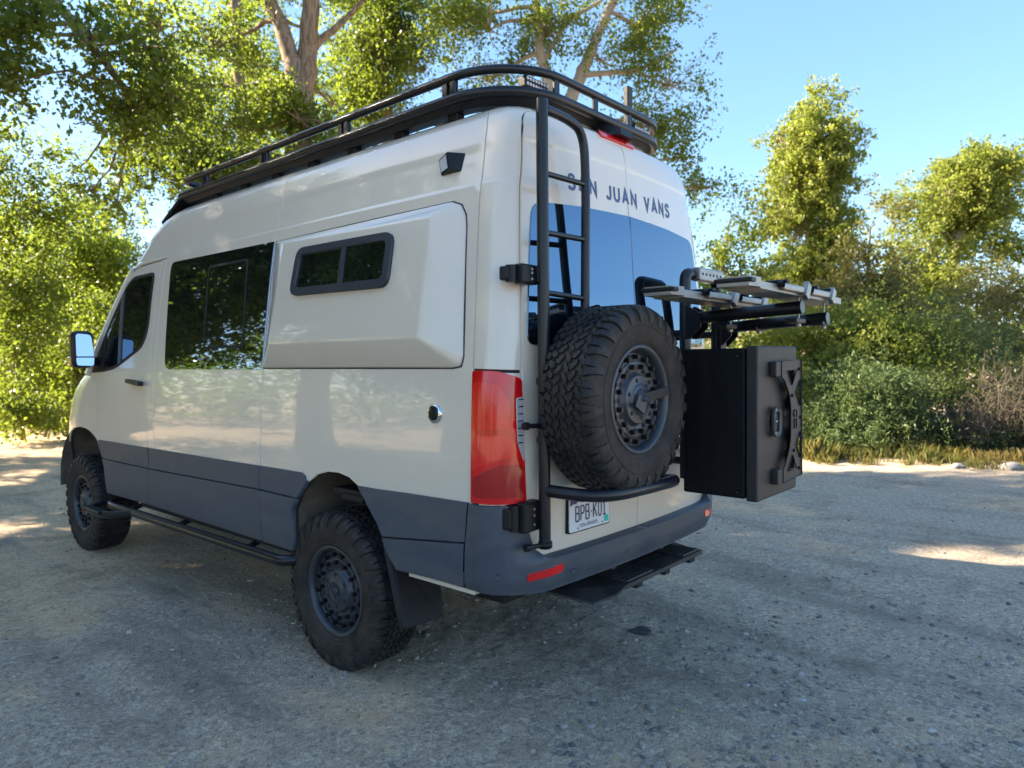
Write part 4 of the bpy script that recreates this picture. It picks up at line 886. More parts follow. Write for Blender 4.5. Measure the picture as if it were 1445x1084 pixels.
# loose stones
def stones(name,n,smin,smax,centre,spread,mats,seed,label,cat):
    r=np.random.default_rng(seed); ph=(1+5**.5)/2
    ico=np.array([(-1,ph,0),(1,ph,0),(-1,-ph,0),(1,-ph,0),(0,-1,ph),(0,1,ph),(0,-1,-ph),(0,1,-ph),(ph,0,-1),(ph,0,1),(-ph,0,-1),(-ph,0,1)])/1.9
    fc=np.array([(0,11,5),(0,5,1),(0,1,7),(0,7,10),(0,10,11),(1,5,9),(5,11,4),(11,10,2),(10,7,6),(7,1,8),(3,9,4),(3,4,2),(3,2,6),(3,6,8),(3,8,9),(4,9,5),(2,4,11),(6,2,10),(8,6,7),(9,8,1)])
    d=np.abs(r.normal(0,1,n))**1.15*spread+.9; ang=YAW+r.uniform(-.85,.85,n)
    x=CAM[0]+d*np.sin(ang); y=CAM[1]+d*np.cos(ang)
    k=vnoise(x*1.3,y*1.3,21)+.8*vnoise(x*3.7,y*3.7,22)+r.uniform(-.35,.35,n)>-.05; x,y=x[k],y[k]; n=len(x)
    s=smin+(smax-smin)*r.random(n)**5.5
    V=ico[None]*(1+r.uniform(-.28,.28,(n,12,1)))*np.stack([np.ones(n),r.uniform(.6,1,n),r.uniform(.4,.7,n)],1)[:,None]*s[:,None,None]
    q=r.uniform(0,2*PI,n); c,sn=np.cos(q)[:,None],np.sin(q)[:,None]; V=np.stack([V[...,0]*c-V[...,1]*sn,V[...,0]*sn+V[...,1]*c,V[...,2]],-1)
    V+=np.stack([x,y,ground_z(x,y)+s*.12],1)[:,None]
    F=(fc[None]+12*np.arange(n)[:,None,None]).reshape(-1,3); me=fastmesh(bpy.data.meshes.new(name),V.reshape(-1,3),F,False)
    meshobj(name,me,mats,None,kind='stuff',label=label,cat=cat)
sm,t,b=nmat('gravel_stones'); g=t.nodes.new('ShaderNodeNewGeometry'); cr=t.nodes.new('ShaderNodeValToRGB'); t.links.new(g.outputs['Random Per Island'],cr.inputs[0])
e=cr.color_ramp.elements; e[0].color=(.12,.11,.105,1); e[1].color=(.50,.46,.41,1)
for p_,c_ in ((.35,(.22,.20,.185)),(.6,(.34,.29,.24)),(.8,(.36,.30,.235)),(.93,(.33,.31,.295))): q=e.new(p_); q.color=(*c_,1)
t.links.new(cr.outputs[0],b.inputs['Base Color']); b.inputs['Roughness'].default_value=.85
stones('gravel',42000,.0028,.022,0,2.6,sm,3,'loose grey and tan gravel scattered over the dirt','gravel')

# ------------------------------------------------------------------ foliage
def leafmat(name,cols,trans=.5,tcol=(.30,.42,.04),rough=.45):
    m=bpy.data.materials.new(name); m.use_nodes=True; t=m.node_tree; t.nodes.clear()
    o=t.nodes.new('ShaderNodeOutputMaterial'); b=t.nodes.new('ShaderNodeBsdfPrincipled'); tr=t.nodes.new('ShaderNodeBsdfTranslucent'); mx=t.nodes.new('ShaderNodeMixShader')
    g=t.nodes.new('ShaderNodeNewGeometry'); cr=t.nodes.new('ShaderNodeValToRGB'); t.links.new(g.outputs['Random Per Island'],cr.inputs[0]); e=cr.color_ramp.elements
    e[0].color=(*cols[0],1); e[1].color=(*cols[-1],1)
    for i,c in enumerate(cols[1:-1]): q=e.new((i+1)/(len(cols)-1)); q.color=(*c,1)
    n=noise(t,.9,4); f=mixc(t,ramp(t,n,.40,.60,0,.6),cr.outputs[0],tuple(min(1,x*y) for x,y in zip(cols[-1],(1.15,1.05,.7))))
    t.links.new(f,b.inputs['Base Color']); b.inputs['Roughness'].default_value=rough; b.inputs['Specular IOR Level'].default_value=.35
    t.links.new(mixc(t,.5,f,tcol),tr.inputs[0]); mx.inputs[0].default_value=trans
    t.links.new(b.outputs[0],mx.inputs[1]); t.links.new(tr.outputs[0],mx.inputs[2]); t.links.new(mx.outputs[0],o.inputs[0]); return m
LM={'cot':leafmat('cottonwood_leaf',[(.042,.074,.014),(.070,.105,.018),(.115,.145,.024)],.50,(.40,.52,.05)),
    'yel':leafmat('yellow_green_leaf',[(.105,.165,.026),(.155,.21,.032),(.22,.265,.038)],.58,(.46,.60,.06)),
    'pop':leafmat('poplar_leaf',[(.10,.140,.030),(.155,.195,.042),(.23,.255,.065)],.5,(.52,.60,.08)),
    'wil':leafmat('willow_leaf',[(.050,.085,.030),(.080,.125,.042),(.12,.165,.058)],.4,(.16,.24,.08)),
    'olv':leafmat('olive_leaf',[(.08,.095,.03),(.125,.13,.045),(.18,.175,.065)],.42,(.30,.30,.07)),
    'drk':leafmat('dark_brush_leaf',[(.028,.042,.016),(.04,.058,.02),(.062,.078,.025)],.3,(.14,.20,.03)),
    'grs':leafmat('grass_blade',[(.06,.085,.02),(.10,.115,.03),(.19,.16,.06)],.35,(.3,.3,.06)),
    'dry':leafmat('dry_grass_blade',[(.075,.08,.030),(.10,.095,.038),(.15,.125,.055)],.35,(.45,.34,.12))}
BM=simple('cottonwood_bark',(.27,.185,.115),.9,dirt=(.44,.60,.9),dirtcol=(.085,.06,.042),dscale=7,bmp=1.0,bscale=24,stretch=(3,3,.35))
BP=simple('pale_bark',(.33,.26,.18),.85,dirt=(.5,.7,.7),dirtcol=(.17,.14,.11),dscale=6,bmp=.8,bscale=26,stretch=(2,2,.5))
BT=simple('twig_bark',(.095,.075,.052),.9)
def leaves(C,per,sig,size,r,asp=.62,droop=.35,D=None):
    n=len(C)*per; sg=np.repeat(np.broadcast_to(sig,(len(C),)),per)
    if D is None: P=np.repeat(C,per,0)+r.normal(0,1,(n,3))*sg[:,None]*np.array([1,1,.8])
    else:                                   # leaves strung along a drooping spray
        u=r.random(n)**.8; L=sg*3.6; D=np.repeat(D,per,0); P=np.repeat(C,per,0)+D*((u-.35)*L)[:,None]+r.normal(0,1,(n,3))*(sg*(.62-.40*u))[:,None]; P[:,2]-=.25*u*u*L
    a=r.normal(0,1,(n,3)); a[:,2]-=droop; a/=np.linalg.norm(a,axis=1,keepdims=True); nn=r.normal(0,1,(n,3)); nn[:,2]+=.7
    b=np.cross(nn,a); b/=np.linalg.norm(b,axis=1,keepdims=True)+1e-9; c=np.cross(a,b); s=(size*r.uniform(.55,1.35,n))[:,None]
    V=np.stack([P-a*s*.5,P+b*s*asp*.5+c*s*.10-a*s*.05,P+a*s*.5,P-b*s*asp*.5+c*s*.10-a*s*.05],1).reshape(-1,3)
    return V,np.arange(4*n).reshape(-1,4)
GAPS=[((3.75,-2.35),(.65,-.76),1.05,.22),((2.15,-1.35),(.8,-.6),.42,.07),((2.55,-2.35),(.75,-.66),.45,.06),((1.2,15.2),(.5,.86),3.4,1.5),((-1.15,5.1),(.4,.9),.55,.16),((-.2,8.8),(.4,.9),1.0,.30)]
def sun_gap(P,r):
    # crowns thinned along the sun's rays to shape chosen sun patches on the ground
    g=P[:,:2]-np.array([sd.x,sd.y])/sd.z*P[:,2:3]; drop=np.zeros(len(P),bool)
    for c,ax,a,b in GAPS:
        ax=np.array(ax)/np.linalg.norm(ax); d=g-np.array(c); u=d@ax/(a+.10); w=(d[:,0]*ax[1]-d[:,1]*ax[0])/(b+.10); drop|=((u*u+w*w)<r.uniform(.4,1.2,len(P)))&(r.random(len(P))<.86)
    return ~drop
def crown_mesh(name,blobs,r,per=34,size=.075,sig=.20,asp=.62,droop=.35,dens=1.0,clump=1.0):
    """blobs: (centre, (rx,ry,rz), clusters)"""
    Cs=[];Ds=[]
    for c,rad,k in blobs:
        k=max(3,int(k*dens*2.6)); d=r.normal(0,1,(k,3)); d/=np.linalg.norm(d,axis=1,keepdims=True); q=r.random(k)**.42*(1+.22*r.normal(0,1,k).clip(-1,1.6)*(r.random(k)<.35))
        Cs.append(np.array(c)+d*q[:,None]*np.array(rad)); e_=d*np.array([1,1,.6])+r.normal(0,.55,(k,3))+np.array([0,0,.15-.5*droop]); Ds.append(e_/np.linalg.norm(e_,axis=1,keepdims=True))
    C=np.concatenate(Cs); nz=vnoise(C[:,0]*1.1+C[:,2]*.37,C[:,1]*1.1+C[:,2]*.9,31)+.7*vnoise(C[:,0]*2.3-C[:,2]*.8,C[:,2]*2.1+C[:,1]*.6,32)
    kk=nz*clump+r.uniform(-.12,.12,len(C))>-.06; C=C[kk]; D_=np.concatenate(Ds)[kk]
    sg=sig*r.uniform(.5,1.35,len(C)); V,F=leaves(C,per,sg,size,r,asp,droop,D_)
    keep=sun_gap(V.reshape(-1,4,3).mean(1),r); V=V.reshape(-1,4,3)[keep].reshape(-1,3); F=np.arange(len(V)).reshape(-1,4)
    return C,V,F
def limb(mb,a,b,r0,r1,r,n=6,sag=.12,sides=7):
    a=np.array(a,float);b=np.array(b,float); L=np.linalg.norm(b-a); P=[];off=r.normal(0,1,3)*L*sag*.5
    for k in range(n+1):
        t=k/n; P.append(a+(b-a)*t+off*math.sin(PI*t)+r.normal(0,1,3)*L*.012*(0<k<n))
    mb.tube(P,[r0+(r1-r0)*(k/n)**.8 for k in range(n+1)],sides,caps=False)
    return P
def tree(name,label,trunks,blobs,leaf,bark=BM,seed=0,per=34,size=.075,sig=.20,asp=.62,droop=.35,dens=1.0,cat='tree',group=None,twigs=.5,limbr=.05,clump=1.0):
    """trunks: list of ([points],[radii]); blobs as crown_mesh"""
    r=np.random.default_rng(seed+100); base=np.array(trunks[0][0][0]); base[2]=float(ground_z(base[0],base[1]))
    t=empty(name,tuple(base),label,cat,group)
    tb=MB(); nodes=[]
    for P,rad in trunks:
        Q=[];Rr=[]
        for k in range(len(P)-1):
            m=5
            for q in range(m):
                f=q/m; Q.append(np.array(P[k])*(1-f)+np.array(P[k+1])*f+r.normal(0,1,3)*rad[k]*.12); Rr.append(rad[k]*(1-f)+rad[k+1]*f)
        Q.append(np.array(P[-1])); Rr.append(rad[-1]); Rr[0]*=1.25
        tb.tube([p-base for p in Q],Rr,12,caps=True); nodes+=list(zip(Q,Rr))
    C,V,F=crown_mesh(name,blobs,r,per,size,sig,asp,droop,dens,clump)
    lm=MB(); NP=np.array([p for p,_ in nodes]); NR=np.array([q for _,q in nodes]); hubs=[]
    for c,rad,k in blobs:
        c=np.array(c); dd=np.linalg.norm((NP-c)*np.array([1,1,1.3]),axis=1)+np.where(NP[:,2]>c[2]+.3*rad[2],1.5,0)+np.where(NP[:,2]<1.0,3,0); q=int(np.argmin(dd)); hub=c+np.array([0,0,-.2*rad[2]])
        rr=min(NR[q]*.6,limbr*(1+.12*np.linalg.norm(hub-NP[q]))); hubs.append((hub,rr*.5,c,rad)); limb(lm,NP[q]-base,hub-base,rr,rr*.45,r)
    H=np.array([h[0] for h in hubs])
    for cpt in C[r.random(len(C))<twigs]:
        q=int(np.argmin(np.linalg.norm(H-cpt,axis=1))); limb(lm,H[q]-base,cpt-base,min(.02,hubs[q][1]),.004,r,4,.25,4)
    tb.build('trunk',bark,t)
    if lm.v: lm.build('branches',bark,t,kind='stuff')
    me=fastmesh(bpy.data.meshes.new('crown'),V-base,F,True); meshobj('crown',me,LM[leaf],t)
    return t
def pxb(l):
    """crown masses given as seen: (px,py,depth,half width px,half height px,clusters)"""
    o=[]
    for px,py,d,rx,ry,k in l:
        a=d/FPX; o.append((at(px,py,d),(rx*a,.75*(rx+ry)/2*a+.3,ry*a),k))
    return o
def trk(l):
    P=[];Rr=[]
    for k,(px,py,d,rad) in enumerate(l):
        p=at(px,py,d) if py is not None else ground_at(px,d); P.append(p); Rr.append(rad)
    return (P,Rr)
T='tall cottonwoods'
# behind the van
tree('cottonwood_tree','big cottonwood with two pale trunks forking behind the roof rack',
  [trk([(418,None,15,.30),(420,230,15,.26),(424,150,15,.24),(405,60,15,.17),(372,-20,15,.13),(330,-150,15,.07)]),trk([(424,160,15.1,.22),(436,60,15.1,.20),(442,-40,15.1,.16),(455,-190,15.1,.08)]),trk([(440,70,15.1,.09),(490,25,15.3,.06),(530,-20,15.4,.04)])],
  pxb([(300,245,14,75,45,70),(380,250,14.2,70,40,70),(250,190,14,70,45,70),(330,170,15.5,60,40,50),(470,230,15,60,50,60),(300,60,16,80,45,70),(250,110,15,55,40,45),(380,-60,15,120,50,90),(500,-50,15.5,80,50,70),(470,140,16,40,40,30),(180,220,14,40,50,30),(425,165,14.3,50,28,45),(385,140,14.6,35,30,25)]),'cot',seed=1,size=.085,twigs=.25,group=T)
tree('cottonwood_tree','slim cottonwood with one straight stem left of the forked trunk',
  [trk([(345,None,19,.20),(343,200,19,.16),(337,80,19,.14),(332,-40,19,.11),(328,-160,19,.07)])],
  pxb([(290,130,20,70,50,60),(370,110,21,50,60,60),(330,20,20,75,45,70),(440,110,21,50,50,50),(395,185,21,60,45,60),(300,-70,20,90,50,60),(480,60,22,40,60,50)]),'yel',seed=2,size=.10,sig=.32,twigs=.2,group=T)
tree('cottonwood_tree','dense dark green cottonwood crown over the middle of the roof rack',
  [trk([(548,None,18,.18),(546,160,18,.14),(540,60,18,.12),(536,-60,18,.08)])],
  pxb([(560,40,18,42,60,90),(520,60,18,40,60,70),(545,130,18.2,50,40,70),(510,150,18.6,45,45,60),(570,-50,18,60,50,70),(600,90,18.3,22,50,30),(505,-30,18.4,50,40,50)]),'cot',seed=3,size=.095,sig=.30,twigs=.2,group=T)
tree('cottonwood_tree','open cottonwood with leaning pale limbs behind the van tail',
  [trk([(790,None,16,.22),(783,180,16,.18),(765,90,16,.11),(757,10,16,.09),(763,-60,16,.07)]),trk([(785,180,16,.17),(818,110,16.2,.14),(840,55,16.3,.11),(872,-10,16.3,.09),(905,-90,16.3,.05)]),trk([(822,105,16.2,.07),(900,100,16.4,.05),(955,70,16.5,.03)]),trk([(765,90,16,.06),(800,30,16.2,.05),(850,0,16.2,.035)])],
  pxb([(690,35,16,65,38,55),(640,25,16.5,40,35,30),(770,35,16.2,55,40,35),(845,75,16.4,55,45,55),(900,30,16.5,55,45,60),(945,110,16.4,45,55,60),(930,175,16.4,45,45,45),(965,215,16.4,24,35,20),(690,105,17,55,30,26),(985,262,16.5,14,22,8),(800,-60,16,120,50,80),(930,-60,16.4,60,50,50),(640,-50,16.6,60,45,40)]),'cot',bark=BP,seed=4,size=.085,sig=.25,twigs=.5,group=T,dens=1.35,clump=.9)
# overhanging near tree on the left
tree('cottonwood_tree','near cottonwood reaching in from the left with shaded overhanging branches',
  [trk([(-560,None,10,.34),(-545,250,10,.28),(-500,20,10,.24),(-420,-250,10,.17)]),trk([(-515,60,10,.14),(-200,-120,10.2,.10),(40,-40,10.4,.075),(118,50,10.5,.065),(178,128,10.5,.045)])],
  pxb([(40,30,10,75,45,60),(130,55,10.2,80,45,60),(100,110,10.5,80,40,46),(210,60,10.6,65,50,55),(180,160,10.6,60,40,40),(240,130,11,50,50,40),(225,30,11,60,40,40),(20,110,10,40,28,18),(130,265,11.5,40,20,10),(165,285,11.6,35,18,9),(100,240,11.3,35,22,10),(-120,20,10,120,80,80),(-250,100,9.5,120,110,90),(-420,60,9,150,140,110),(-350,-120,10,200,120,130),(-100,-130,10,180,90,110)]),'cot',seed=5,size=.09,sig=.20,per=30,twigs=.6,group=T,dens=.8,clump=1.25)
# wall of green at the left
for k,(lab,tr_,bl,lf,sz) in enumerate((
  ('dull green tree at the left edge with its crown above the mirror',[trk([(30,None,15,.05),(18,440,15,.04),(10,350,15,.03),(25,250,15,.015)])],[(0,560,14.5,40,45,60),(30,590,14.5,40,22,40),(25,500,14.4,45,50,60),(25,410,14.5,45,50,50),(20,215,15,60,60,70),(50,285,15,50,55,60),(10,330,15,60,60,60),(65,235,15.3,25,40,16)],'cot',.085),
  ('sunlit yellow green tree left of the windscreen',[trk([(110,None,19,.15),(108,480,19,.12),(105,380,19,.08)])],[(105,345,19,50,40,70),(145,380,19,40,55,70),(70,400,19.5,60,55,80),(120,450,19,65,60,90)],'yel',.095),
  ('leafy tree at the left edge with a thin pale stem',[trk([(22,None,18,.09),(20,480,18,.07),(14,360,18,.05)])],[(30,430,18.3,55,60,80),(5,500,18,60,60,80),(60,520,18,60,60,80)],'yel',.09),
  ('rounded green bush beside the front of the van',[trk([(150,None,17.5,.10),(150,540,17.5,.08),(150,480,17.5,.04)])],[(150,470,17.5,45,55,80),(170,540,17.3,50,45,70),(110,530,17.3,55,55,80)],'cot',.09),
  ('low leafy bush at the far end of the dirt lot',[trk([(55,None,17,.07),(50,570,17,.05),(50,540,17,.03)])],[(20,565,17,50,38,60),(75,575,17,45,30,60),(120,580,17,45,28,60)],'cot',.085),
  ('broad leafy tree filling the gap behind the left edge',[trk([(-30,None,21,.12),(-30,450,21,.10),(-25,330,21,.05)])],[(0,330,21,60,60,80),(50,360,21.5,60,60,80),(-10,430,21,70,60,80),(60,460,21.5,60,60,80),(130,420,22,60,60,70),(90,290,22,40,40,30)],'yel',.11),
  ('wide low thicket behind the mirror',[trk([(90,None,22,.09),(90,560,22,.07),(90,500,22,.04)])],[(0,560,22,70,50,80),(80,550,22,70,50,80),(150,560,22,60,50,70),(190,500,22,50,60,60),(40,590,20,70,22,50),(130,592,20,60,20,50)],'cot',.11),
  ('thin tree with sparse crown showing sky beside the roof',[trk([(165,None,20,.10),(160,420,20,.08),(150,320,20,.05)])],[(150,315,20,30,35,16),(175,345,20,22,25,10),(125,300,20,35,22,10),(185,400,20,18,50,16)],'cot',.09))):
    tree('leafy_tree',lab,tr_,pxb(bl),lf,seed=20+k,size=sz,sig=.26,per=36,twigs=.2,dens=1.35,clump=.6,group='trees at the far end of the lot')
# right hand side
tree('cottonwood_tree','small dark tree close behind the right tail of the van',[trk([(1012,None,15,.07),(1010,430,15,.045),(1030,310,15,.015)])],pxb([(1035,300,15,28,35,24),(1010,350,15,35,40,34),(1000,420,15,45,45,50),(1045,380,15.4,35,50,40),(1030,460,15,50,40,50)]),'cot',seed=40,size=.08,twigs=.4,dens=1.3)
tree('poplar_tree','tall narrow sunlit poplar rising above the bike rack',[trk([(1135,None,20,.16),(1137,420,20,.11),(1143,270,20,.05),(1152,150,20,.015)])],
  pxb([(1158,150,20,18,34,24),(1145,195,20,36,38,60),(1172,190,20,20,40,26),(1135,250,20,48,45,100),(1165,260,20,32,45,60),(1130,320,20,55,45,120),(1160,330,20,40,45,80),(1120,390,20,58,45,120),(1150,410,20,55,45,100),(1095,300,20,14,50,14),(1098,185,20,9,16,5)]),'pop',bark=BP,seed=41,size=.10,sig=.20,per=42,twigs=.3,dens=1.5,clump=.5)
tree('leafy_tree','sparse grey green tree between the poplar and the broad tree',[trk([(1225,None,18,.09),(1222,440,18,.05),(1228,320,18,.02)])],pxb([(1235,290,18,26,32,16),(1220,350,18,36,40,30),(1250,380,18,32,40,28),(1200,420,18,40,40,50),(1240,440,17.5,50,40,60)]),'olv',seed=42,size=.085,twigs=.4,dens=1.4)
tree('cottonwood_tree','broad sunlit tree with pale trunk at the right',[trk([(1332,None,25,.26),(1335,430,25,.20),(1352,340,25,.15),(1375,270,25,.08)]),trk([(1337,420,25,.10),(1315,350,25,.07),(1290,300,25,.04)])],
  pxb([(1375,245,25,45,38,110),(1410,240,25,28,35,50),(1335,270,25,45,45,110),(1390,300,25,45,40,100),(1345,330,25,50,35,80),(1280,290,25,26,35,40),(1285,350,25,38,45,70),(1420,350,25,24,14,16),(1310,400,24.5,50,35,80),(1270,420,24,40,30,50)]),'pop',bark=BP,seed=43,size=.115,sig=.28,per=40,twigs=.3,dens=1.4,clump=.6)
for k,(lab,px,d,bl,lf,sz,asp) in enumerate((
  ('tan green bush at the right edge below the broad tree',1400,17,[(1400,410,17,50,40,60),(1440,440,17,45,45,60),(1370,450,17,45,45,60),(1480,420,17,50,50,50)],'olv',.08,.4),
  ('bright green bush behind the storage box',1110,15.5,[(1100,470,15.5,55,50,80),(1150,500,15,55,50,80),(1090,540,15,50,45,70),(1150,560,14.8,45,50,70)],'pop',.08,.6),
  ('mid green leafy bush under the sparse tree',1240,14.5,[(1220,470,15,55,45,80),(1270,480,14.8,50,45,70),(1290,520,14.5,45,40,60)],'pop',.075,.6),
  ('blue green willow shrub at the edge of the lot',1205,12.2,[(1200,550,12.3,55,45,90),(1240,560,12.2,45,40,80),(1170,590,12.2,45,35,70),(1225,605,12,60,32,80),(1150,625,11.8,40,18,40),(1260,628,11.8,40,18,40)],'wil',.085,.22),
  ('dark green shrub left of the dead brush',1300,12.5,[(1300,570,12.8,45,38,70),(1330,600,12.5,45,35,70),(1280,610,12.2,45,30,60),(1330,630,11.9,45,18,50)],'drk',.07,.35),
  ('dark shaded shrub full of dead twigs at the right edge',1400,12.6,[(1390,560,12.8,55,45,60),(1440,540,12.8,45,45,60),(1420,600,12.4,50,35,60),(1490,560,12.8,50,50,60),(1400,630,11.9,50,18,50),(1460,625,12,50,25,50)],'drk',.07,.35),
  ('pale grey green bush above the dead brush',1350,14.5,[(1340,490,14.5,45,40,60),(1390,490,14.3,45,35,60),(1430,490,14.6,45,40,50),(1310,450,15,40,35,50)],'wil',.075,.3))):
    P0=ground_at(px,d); tr_=[([P0,P0+np.array([.05,.1,.5]),P0+np.array([.1,.0,1.2])],[.06,.045,.02])]
    tree('shrub',lab,tr_,pxb(bl),lf,bark=BT,seed=60+k,size=sz,sig=.22,per=40,asp=asp,twigs=.35,dens=1.15,clump=.7,cat='shrub',group='shrubs along the right edge',limbr=.03)

# trees to the left of the frame that shade the lot
def big_tree(label,loc,seed,h=1.0,k=26):
    r=np.random.default_rng(seed); bl=[]
    for q_ in range(k):
        a=r.uniform(0,2*PI); z=r.uniform(3.2,10.8)*h; q=(1-abs(z/h-6.5)/8.5)*3.6*h*r.uniform(.35,1); bl.append((np.array([loc[0]+q*math.cos(a),loc[1]+q*math.sin(a),z]),(1.3*h,1.3*h,1.0*h),30))
    B_=np.array([loc[0],loc[1],0.])
    return tree('cottonwood_tree',label,[([B_,B_+np.array([.1,.1,3.]),B_+np.array([.3,-.1,7.]),B_+np.array([.2,.1,11.*h])],[.34,.28,.18,.05])],bl,'cot',seed=seed,size=.15,sig=.34,per=30,twigs=.08,dens=1.25,clump=.5,group='cottonwoods left of the lot')
for k,(lab,x,y,h) in enumerate((('full cottonwood nearest to the left edge of the frame, shading the van',-4.6,13.2,1.0),('full cottonwood second from the left edge of the frame',-8.2,11.0,1.0),('full cottonwood third from the left edge of the frame',-11.5,8.6,.95),('full cottonwood fourth from the left edge of the frame',-14.8,6.0,1.05),
  ('taller cottonwood standing behind the first of the left row',-6.8,17.5,1.0),('taller cottonwood standing behind the second of the left row',-11.5,15.0,1.0),('taller cottonwood standing behind the third of the left row',-16.0,12.0,1.0))):
    big_tree(lab,(x,y),90+k,h)
# ------------------------------------------------------------------ grass, brush, stones and litter at the edges
def blades(name,pts,h,w,leaf,seed,label,cat='grass'):
    r=np.random.default_rng(seed); n=len(pts); hh=h*r.uniform(.35,1.2,n)*np.clip(1+1.5*vnoise(pts[:,0]*1.7,pts[:,1]*1.7,seed+9)+.8*vnoise(pts[:,0]*5,pts[:,1]*5,seed+8),.25,2); a=r.uniform(0,2*PI,n); lean=r.uniform(.1,.6,n); dx=np.cos(a)*lean*hh; dy=np.sin(a)*lean*hh; px_,py_=-np.sin(a)*w,np.cos(a)*w
    z=ground_z(pts[:,0],pts[:,1])-.01; x,y=pts[:,0],pts[:,1]
    V=np.stack([np.stack([x-px_,y-py_,z],1),np.stack([x+px_,y+py_,z],1),np.stack([x+dx*.4+px_*.7,y+dy*.4+py_*.7,z+hh*.62],1),np.stack([x+dx,y+dy,z+hh],1),np.stack([x+dx*.4-px_*.7,y+dy*.4-py_*.7,z+hh*.62],1)],1).reshape(-1,3)
    F=np.arange(5*n).reshape(-1,5); me=fastmesh(bpy.data.meshes.new(name),V,F,False); meshobj(name,me,LM[leaf],None,kind='stuff',label=label,cat=cat)
def strip(n,pa,pb,depth,seed,clump=.5):
    """points scattered along the line pa-pb, spreading away behind it"""
    r=np.random.default_rng(seed); u=r.random(n); pa=np.array(pa[:2]);pb=np.array(pb[:2]); d=pb-pa; q=np.array([-d[1],d[0]])/np.linalg.norm(d); 
    if np.dot(q,CF[:2])<0: q=-q
    k=r.random(n)**1.2*depth-.9*(vnoise(u*7,u*0,seed)+.6*vnoise(u*23,u*0,seed+1))-.1; P=pa+u[:,None]*d+k[:,None]*q
    m=vnoise(P[:,0]*2.2,P[:,1]*2.2,seed+3)+.6*vnoise(P[:,0]*6,P[:,1]*6,seed+4)+r.uniform(-.25,.25,n)>-clump*.3; return P[m]
g0=lambda px,py: np.array([*(CAM+ (CAM[2]/-(CF+CR*(px-PW/2)/FPX-CU*(py-PH/2)/FPX)[2])*(CF+CR*(px-PW/2)/FPX-CU*(py-PH/2)/FPX))[:2]])
blades('green_grass',strip(30000,g0(1090,644),g0(1500,662),2.0,1,-.4),.13,.0028,'grs',11,'green grass and weeds along the right edge of the lot')
blades('dry_grass',strip(7000,g0(1120,650),g0(1500,668),1.4,2,-.9),.08,.002,'dry',12,'short dry grass along the right edge of the lot')
blades('tall_dry_grass',strip(12000,g0(1340,650),g0(1520,660),1.9,3,-.6),.14,.0016,'dry',13,'tall tan grass in front of the dark brush at the right edge')
blades('weed_patch',strip(5000,g0(1130,650),g0(1380,658),1.5,4,.1),.20,.005,'grs',14,'leafy green weeds below the willow shrub')
blades('straw_grass',strip(26000,g0(-60,606),g0(240,604),3.0,5),.14,.006,'dry',15,'straw coloured grass below the trees at the far end of the lot')
blades('far_grass',strip(12000,g0(-60,603),g0(240,601),3.0,6),.35,.008,'grs',16,'green grass below the trees at the far end of the lot')
# dead brush: each bush of bare twigs is a thing
for k,(lab,px,d,w,h,nt_) in enumerate((('bare grey brown brush leaning at the right edge',1425,12.0,1.0,1.5,90),('tangle of dead twigs low in front of the dark shrub',1365,11.7,.7,.9,70),('thin bare sticks rising from the willow shrub',1260,12.0,.7,1.2,30))):
    r=np.random.default_rng(300+k); p=ground_at(px,d); mb=MB()
    for q in range(nt_):
        a=r.uniform(0,2*PI); e=p+np.array([math.cos(a)*w*r.random(),math.sin(a)*w*r.random()*.7,h*r.uniform(.4,1.1)]); s0=p+np.array([r.normal(0,.12),r.normal(0,.12),0])
        P_=limb(mb,s0,e,.011,.003,r,5,.3,4)
        for f in (2,3,4):
            e2=P_[f]+r.normal(0,1,3)*np.array([.22,.22,.16]); limb(mb,P_[f],e2,.005,.002,r,3,.3,3)
    t_=empty('dead_brush',tuple(p),lab,'shrub','dead brush along the right edge'); me=mb.mesh('twigs'); me.transform(Matrix.Translation(-Vector(p))); meshobj('twigs',me,BT,t_,kind='stuff')
# pale rock at the edge of the grass
def rock(name,label,px,py,s,mt):
    r=np.random.default_rng(int(px)); bm=bmesh.new(); bmesh.ops.create_icosphere(bm,subdivisions=3,radius=1)
    for v in bm.verts:
        q=np.array(v.co); f=1+.16*math.sin(3*q[0]+1.3)+.14*math.sin(4*q[1]+px)+.08*math.sin(9*q[2]+2*q[0]); v.co=Vector((q[0]*f*s,q[1]*f*s*.7,q[2]*f*s*.26))
    me=bpy.data.meshes.new(name); bm.to_mesh(me); bm.free(); me.polygons.foreach_set('use_smooth',[True]*len(me.polygons)); p=g0(px,py); o=meshobj(name,me,mt,None,label=label,cat='rock'); o.location=(p[0],p[1],float(ground_z(*p))+s*.15)
RK=simple('pale_stone',(.20,.195,.19),.9,var=.15,dirt=(.45,.7,.6),dirtcol=(.2,.18,.15),bmp=.8,bscale=30)
rock('rock','pale flat rock at the grass edge on the far right',1428,664,.21,RK); rock('rock','small half-buried pale rock left of the flat rock',1352,661,.13,RK)
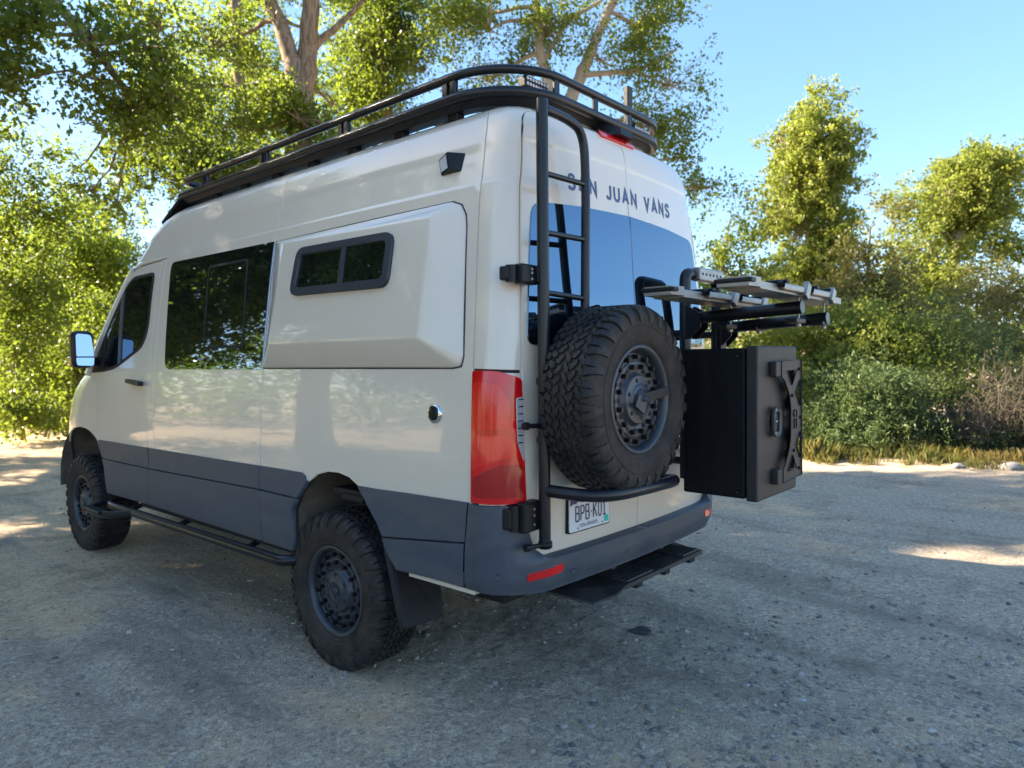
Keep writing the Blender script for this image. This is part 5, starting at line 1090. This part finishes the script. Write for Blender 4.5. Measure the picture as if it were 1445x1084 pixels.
# fallen leaves: few and separate
FLm=simple('fallen_leaf',(.42,.30,.13),.7,var=.3)
for lab,px,py,sz,a in (('curled tan leaf on the gravel below the bumper',957,1006,.035,.3),('tan leaf lying in front of the rear wheel',668,986,.032,1.2),('brown twig end beside the rear wheel',425,880,.05,2.2),('pale leaf on the dirt at the left',172,972,.03,.8),('yellow leaf on the gravel right of the van',1204,830,.03,1.9)):
    mb=MB(); n_=7; V=[];
    for k in range(n_):
        u=k/(n_-1); wv=.42*math.sin(PI*u**.8)*sz; zz=.012*math.sin(PI*u)*sz/.03; V+=[(u*sz-sz/2,-wv,zz+.006),(u*sz-sz/2,0,zz),(u*sz-sz/2,wv,zz+.008)]
    mb.add(V,[(3*k+c,3*k+c+1,3*k+c+4,3*k+c+3) for k in range(n_-1) for c in range(2)],True); o=mb.build('fallen_leaf',FLm,None,label=lab,cat='leaf',group='fallen leaves'); p=g0(px,py); o.location=(p[0],p[1],float(ground_z(*p))+.004); o.rotation_euler=(.1,.15,a)
# dark oil spot on the gravel
OS=simple('oil_stain',(.02,.02,.021),.7,bmp=.9,bscale=160)
p=g0(905,887); V=[(0,0,.0)]; r=np.random.default_rng(8); nseg=40
V=[];F=[]
for ring_ in (0,.5,1):
    for k in range(nseg):
        q=2*PI*k/nseg; rr=ring_*(.062+.010*math.sin(3*q+1)+.006*math.sin(7*q)+r.uniform(-.003,.003)); x_,y_=p[0]+rr*1.1*math.cos(q),p[1]+rr*math.sin(q); V.append((x_,y_,float(ground_z(x_,y_))+.006-.003*ring_))
for g_ in range(2): F+=[(g_*nseg+k,g_*nseg+(k+1)%nseg,(g_+1)*nseg+(k+1)%nseg,(g_+1)*nseg+k) for k in range(nseg)]
meshobj('oil_stain',MB().add(V,F,True).mesh('oil_stain'),OS,None,kind='structure')
# distant wooded rise and red hillside
hm=simple('red_earth_hill',(.30,.17,.11),.95,dirt=(.40,.6,.9),dirtcol=(.10,.12,.05),dscale=.12)
nx,ny=70,16; V=[];F=[]
for i_ in range(nx):
    an=YAW+R(-60)+R(120)*i_/(nx-1)
    for j_ in range(ny):
        d=70+j_*9; x_,y_=CAM[0]+d*math.sin(an),CAM[1]+d*math.cos(an); hgt=(1-math.cos(PI*min(1,j_/(ny-1))))*.5*(5+5*(vnoise(np.array(i_*.16),np.array(1.5),77)+.5)+6*max(0,(i_/(nx-1)-.72))*3)+2.0*float(vnoise(np.array(x_*.08),np.array(y_*.08),78))*min(1,j_/4)
        V.append((x_,y_,float(ground_z(x_,y_))+hgt-.6))
F=[(i_*ny+j_,(i_+1)*ny+j_,(i_+1)*ny+j_+1,i_*ny+j_+1) for i_ in range(nx-1) for j_ in range(ny-1)]
MB().add(V,F,True).build('hill',hm,None,kind='structure')
r=np.random.default_rng(55); bl=[]
for k in range(260):
    an=YAW+R(r.uniform(-170,50)); d=r.uniform(27,42); x_,y_=CAM[0]+d*math.sin(an),CAM[1]+d*math.cos(an); hh=r.uniform(1.6,3.4); bl.append((np.array([x_,y_,hh*.75]),(2.6,2.6,hh),16))
C_,V_,F_=crown_mesh('far_wood',bl,r,24,.26,.55)
meshobj('far_wood',fastmesh(bpy.data.meshes.new('far_wood'),V_,F_,True),LM['cot'],None,kind='stuff',label='far belt of scrub and trees beyond the lot',cat='wood')
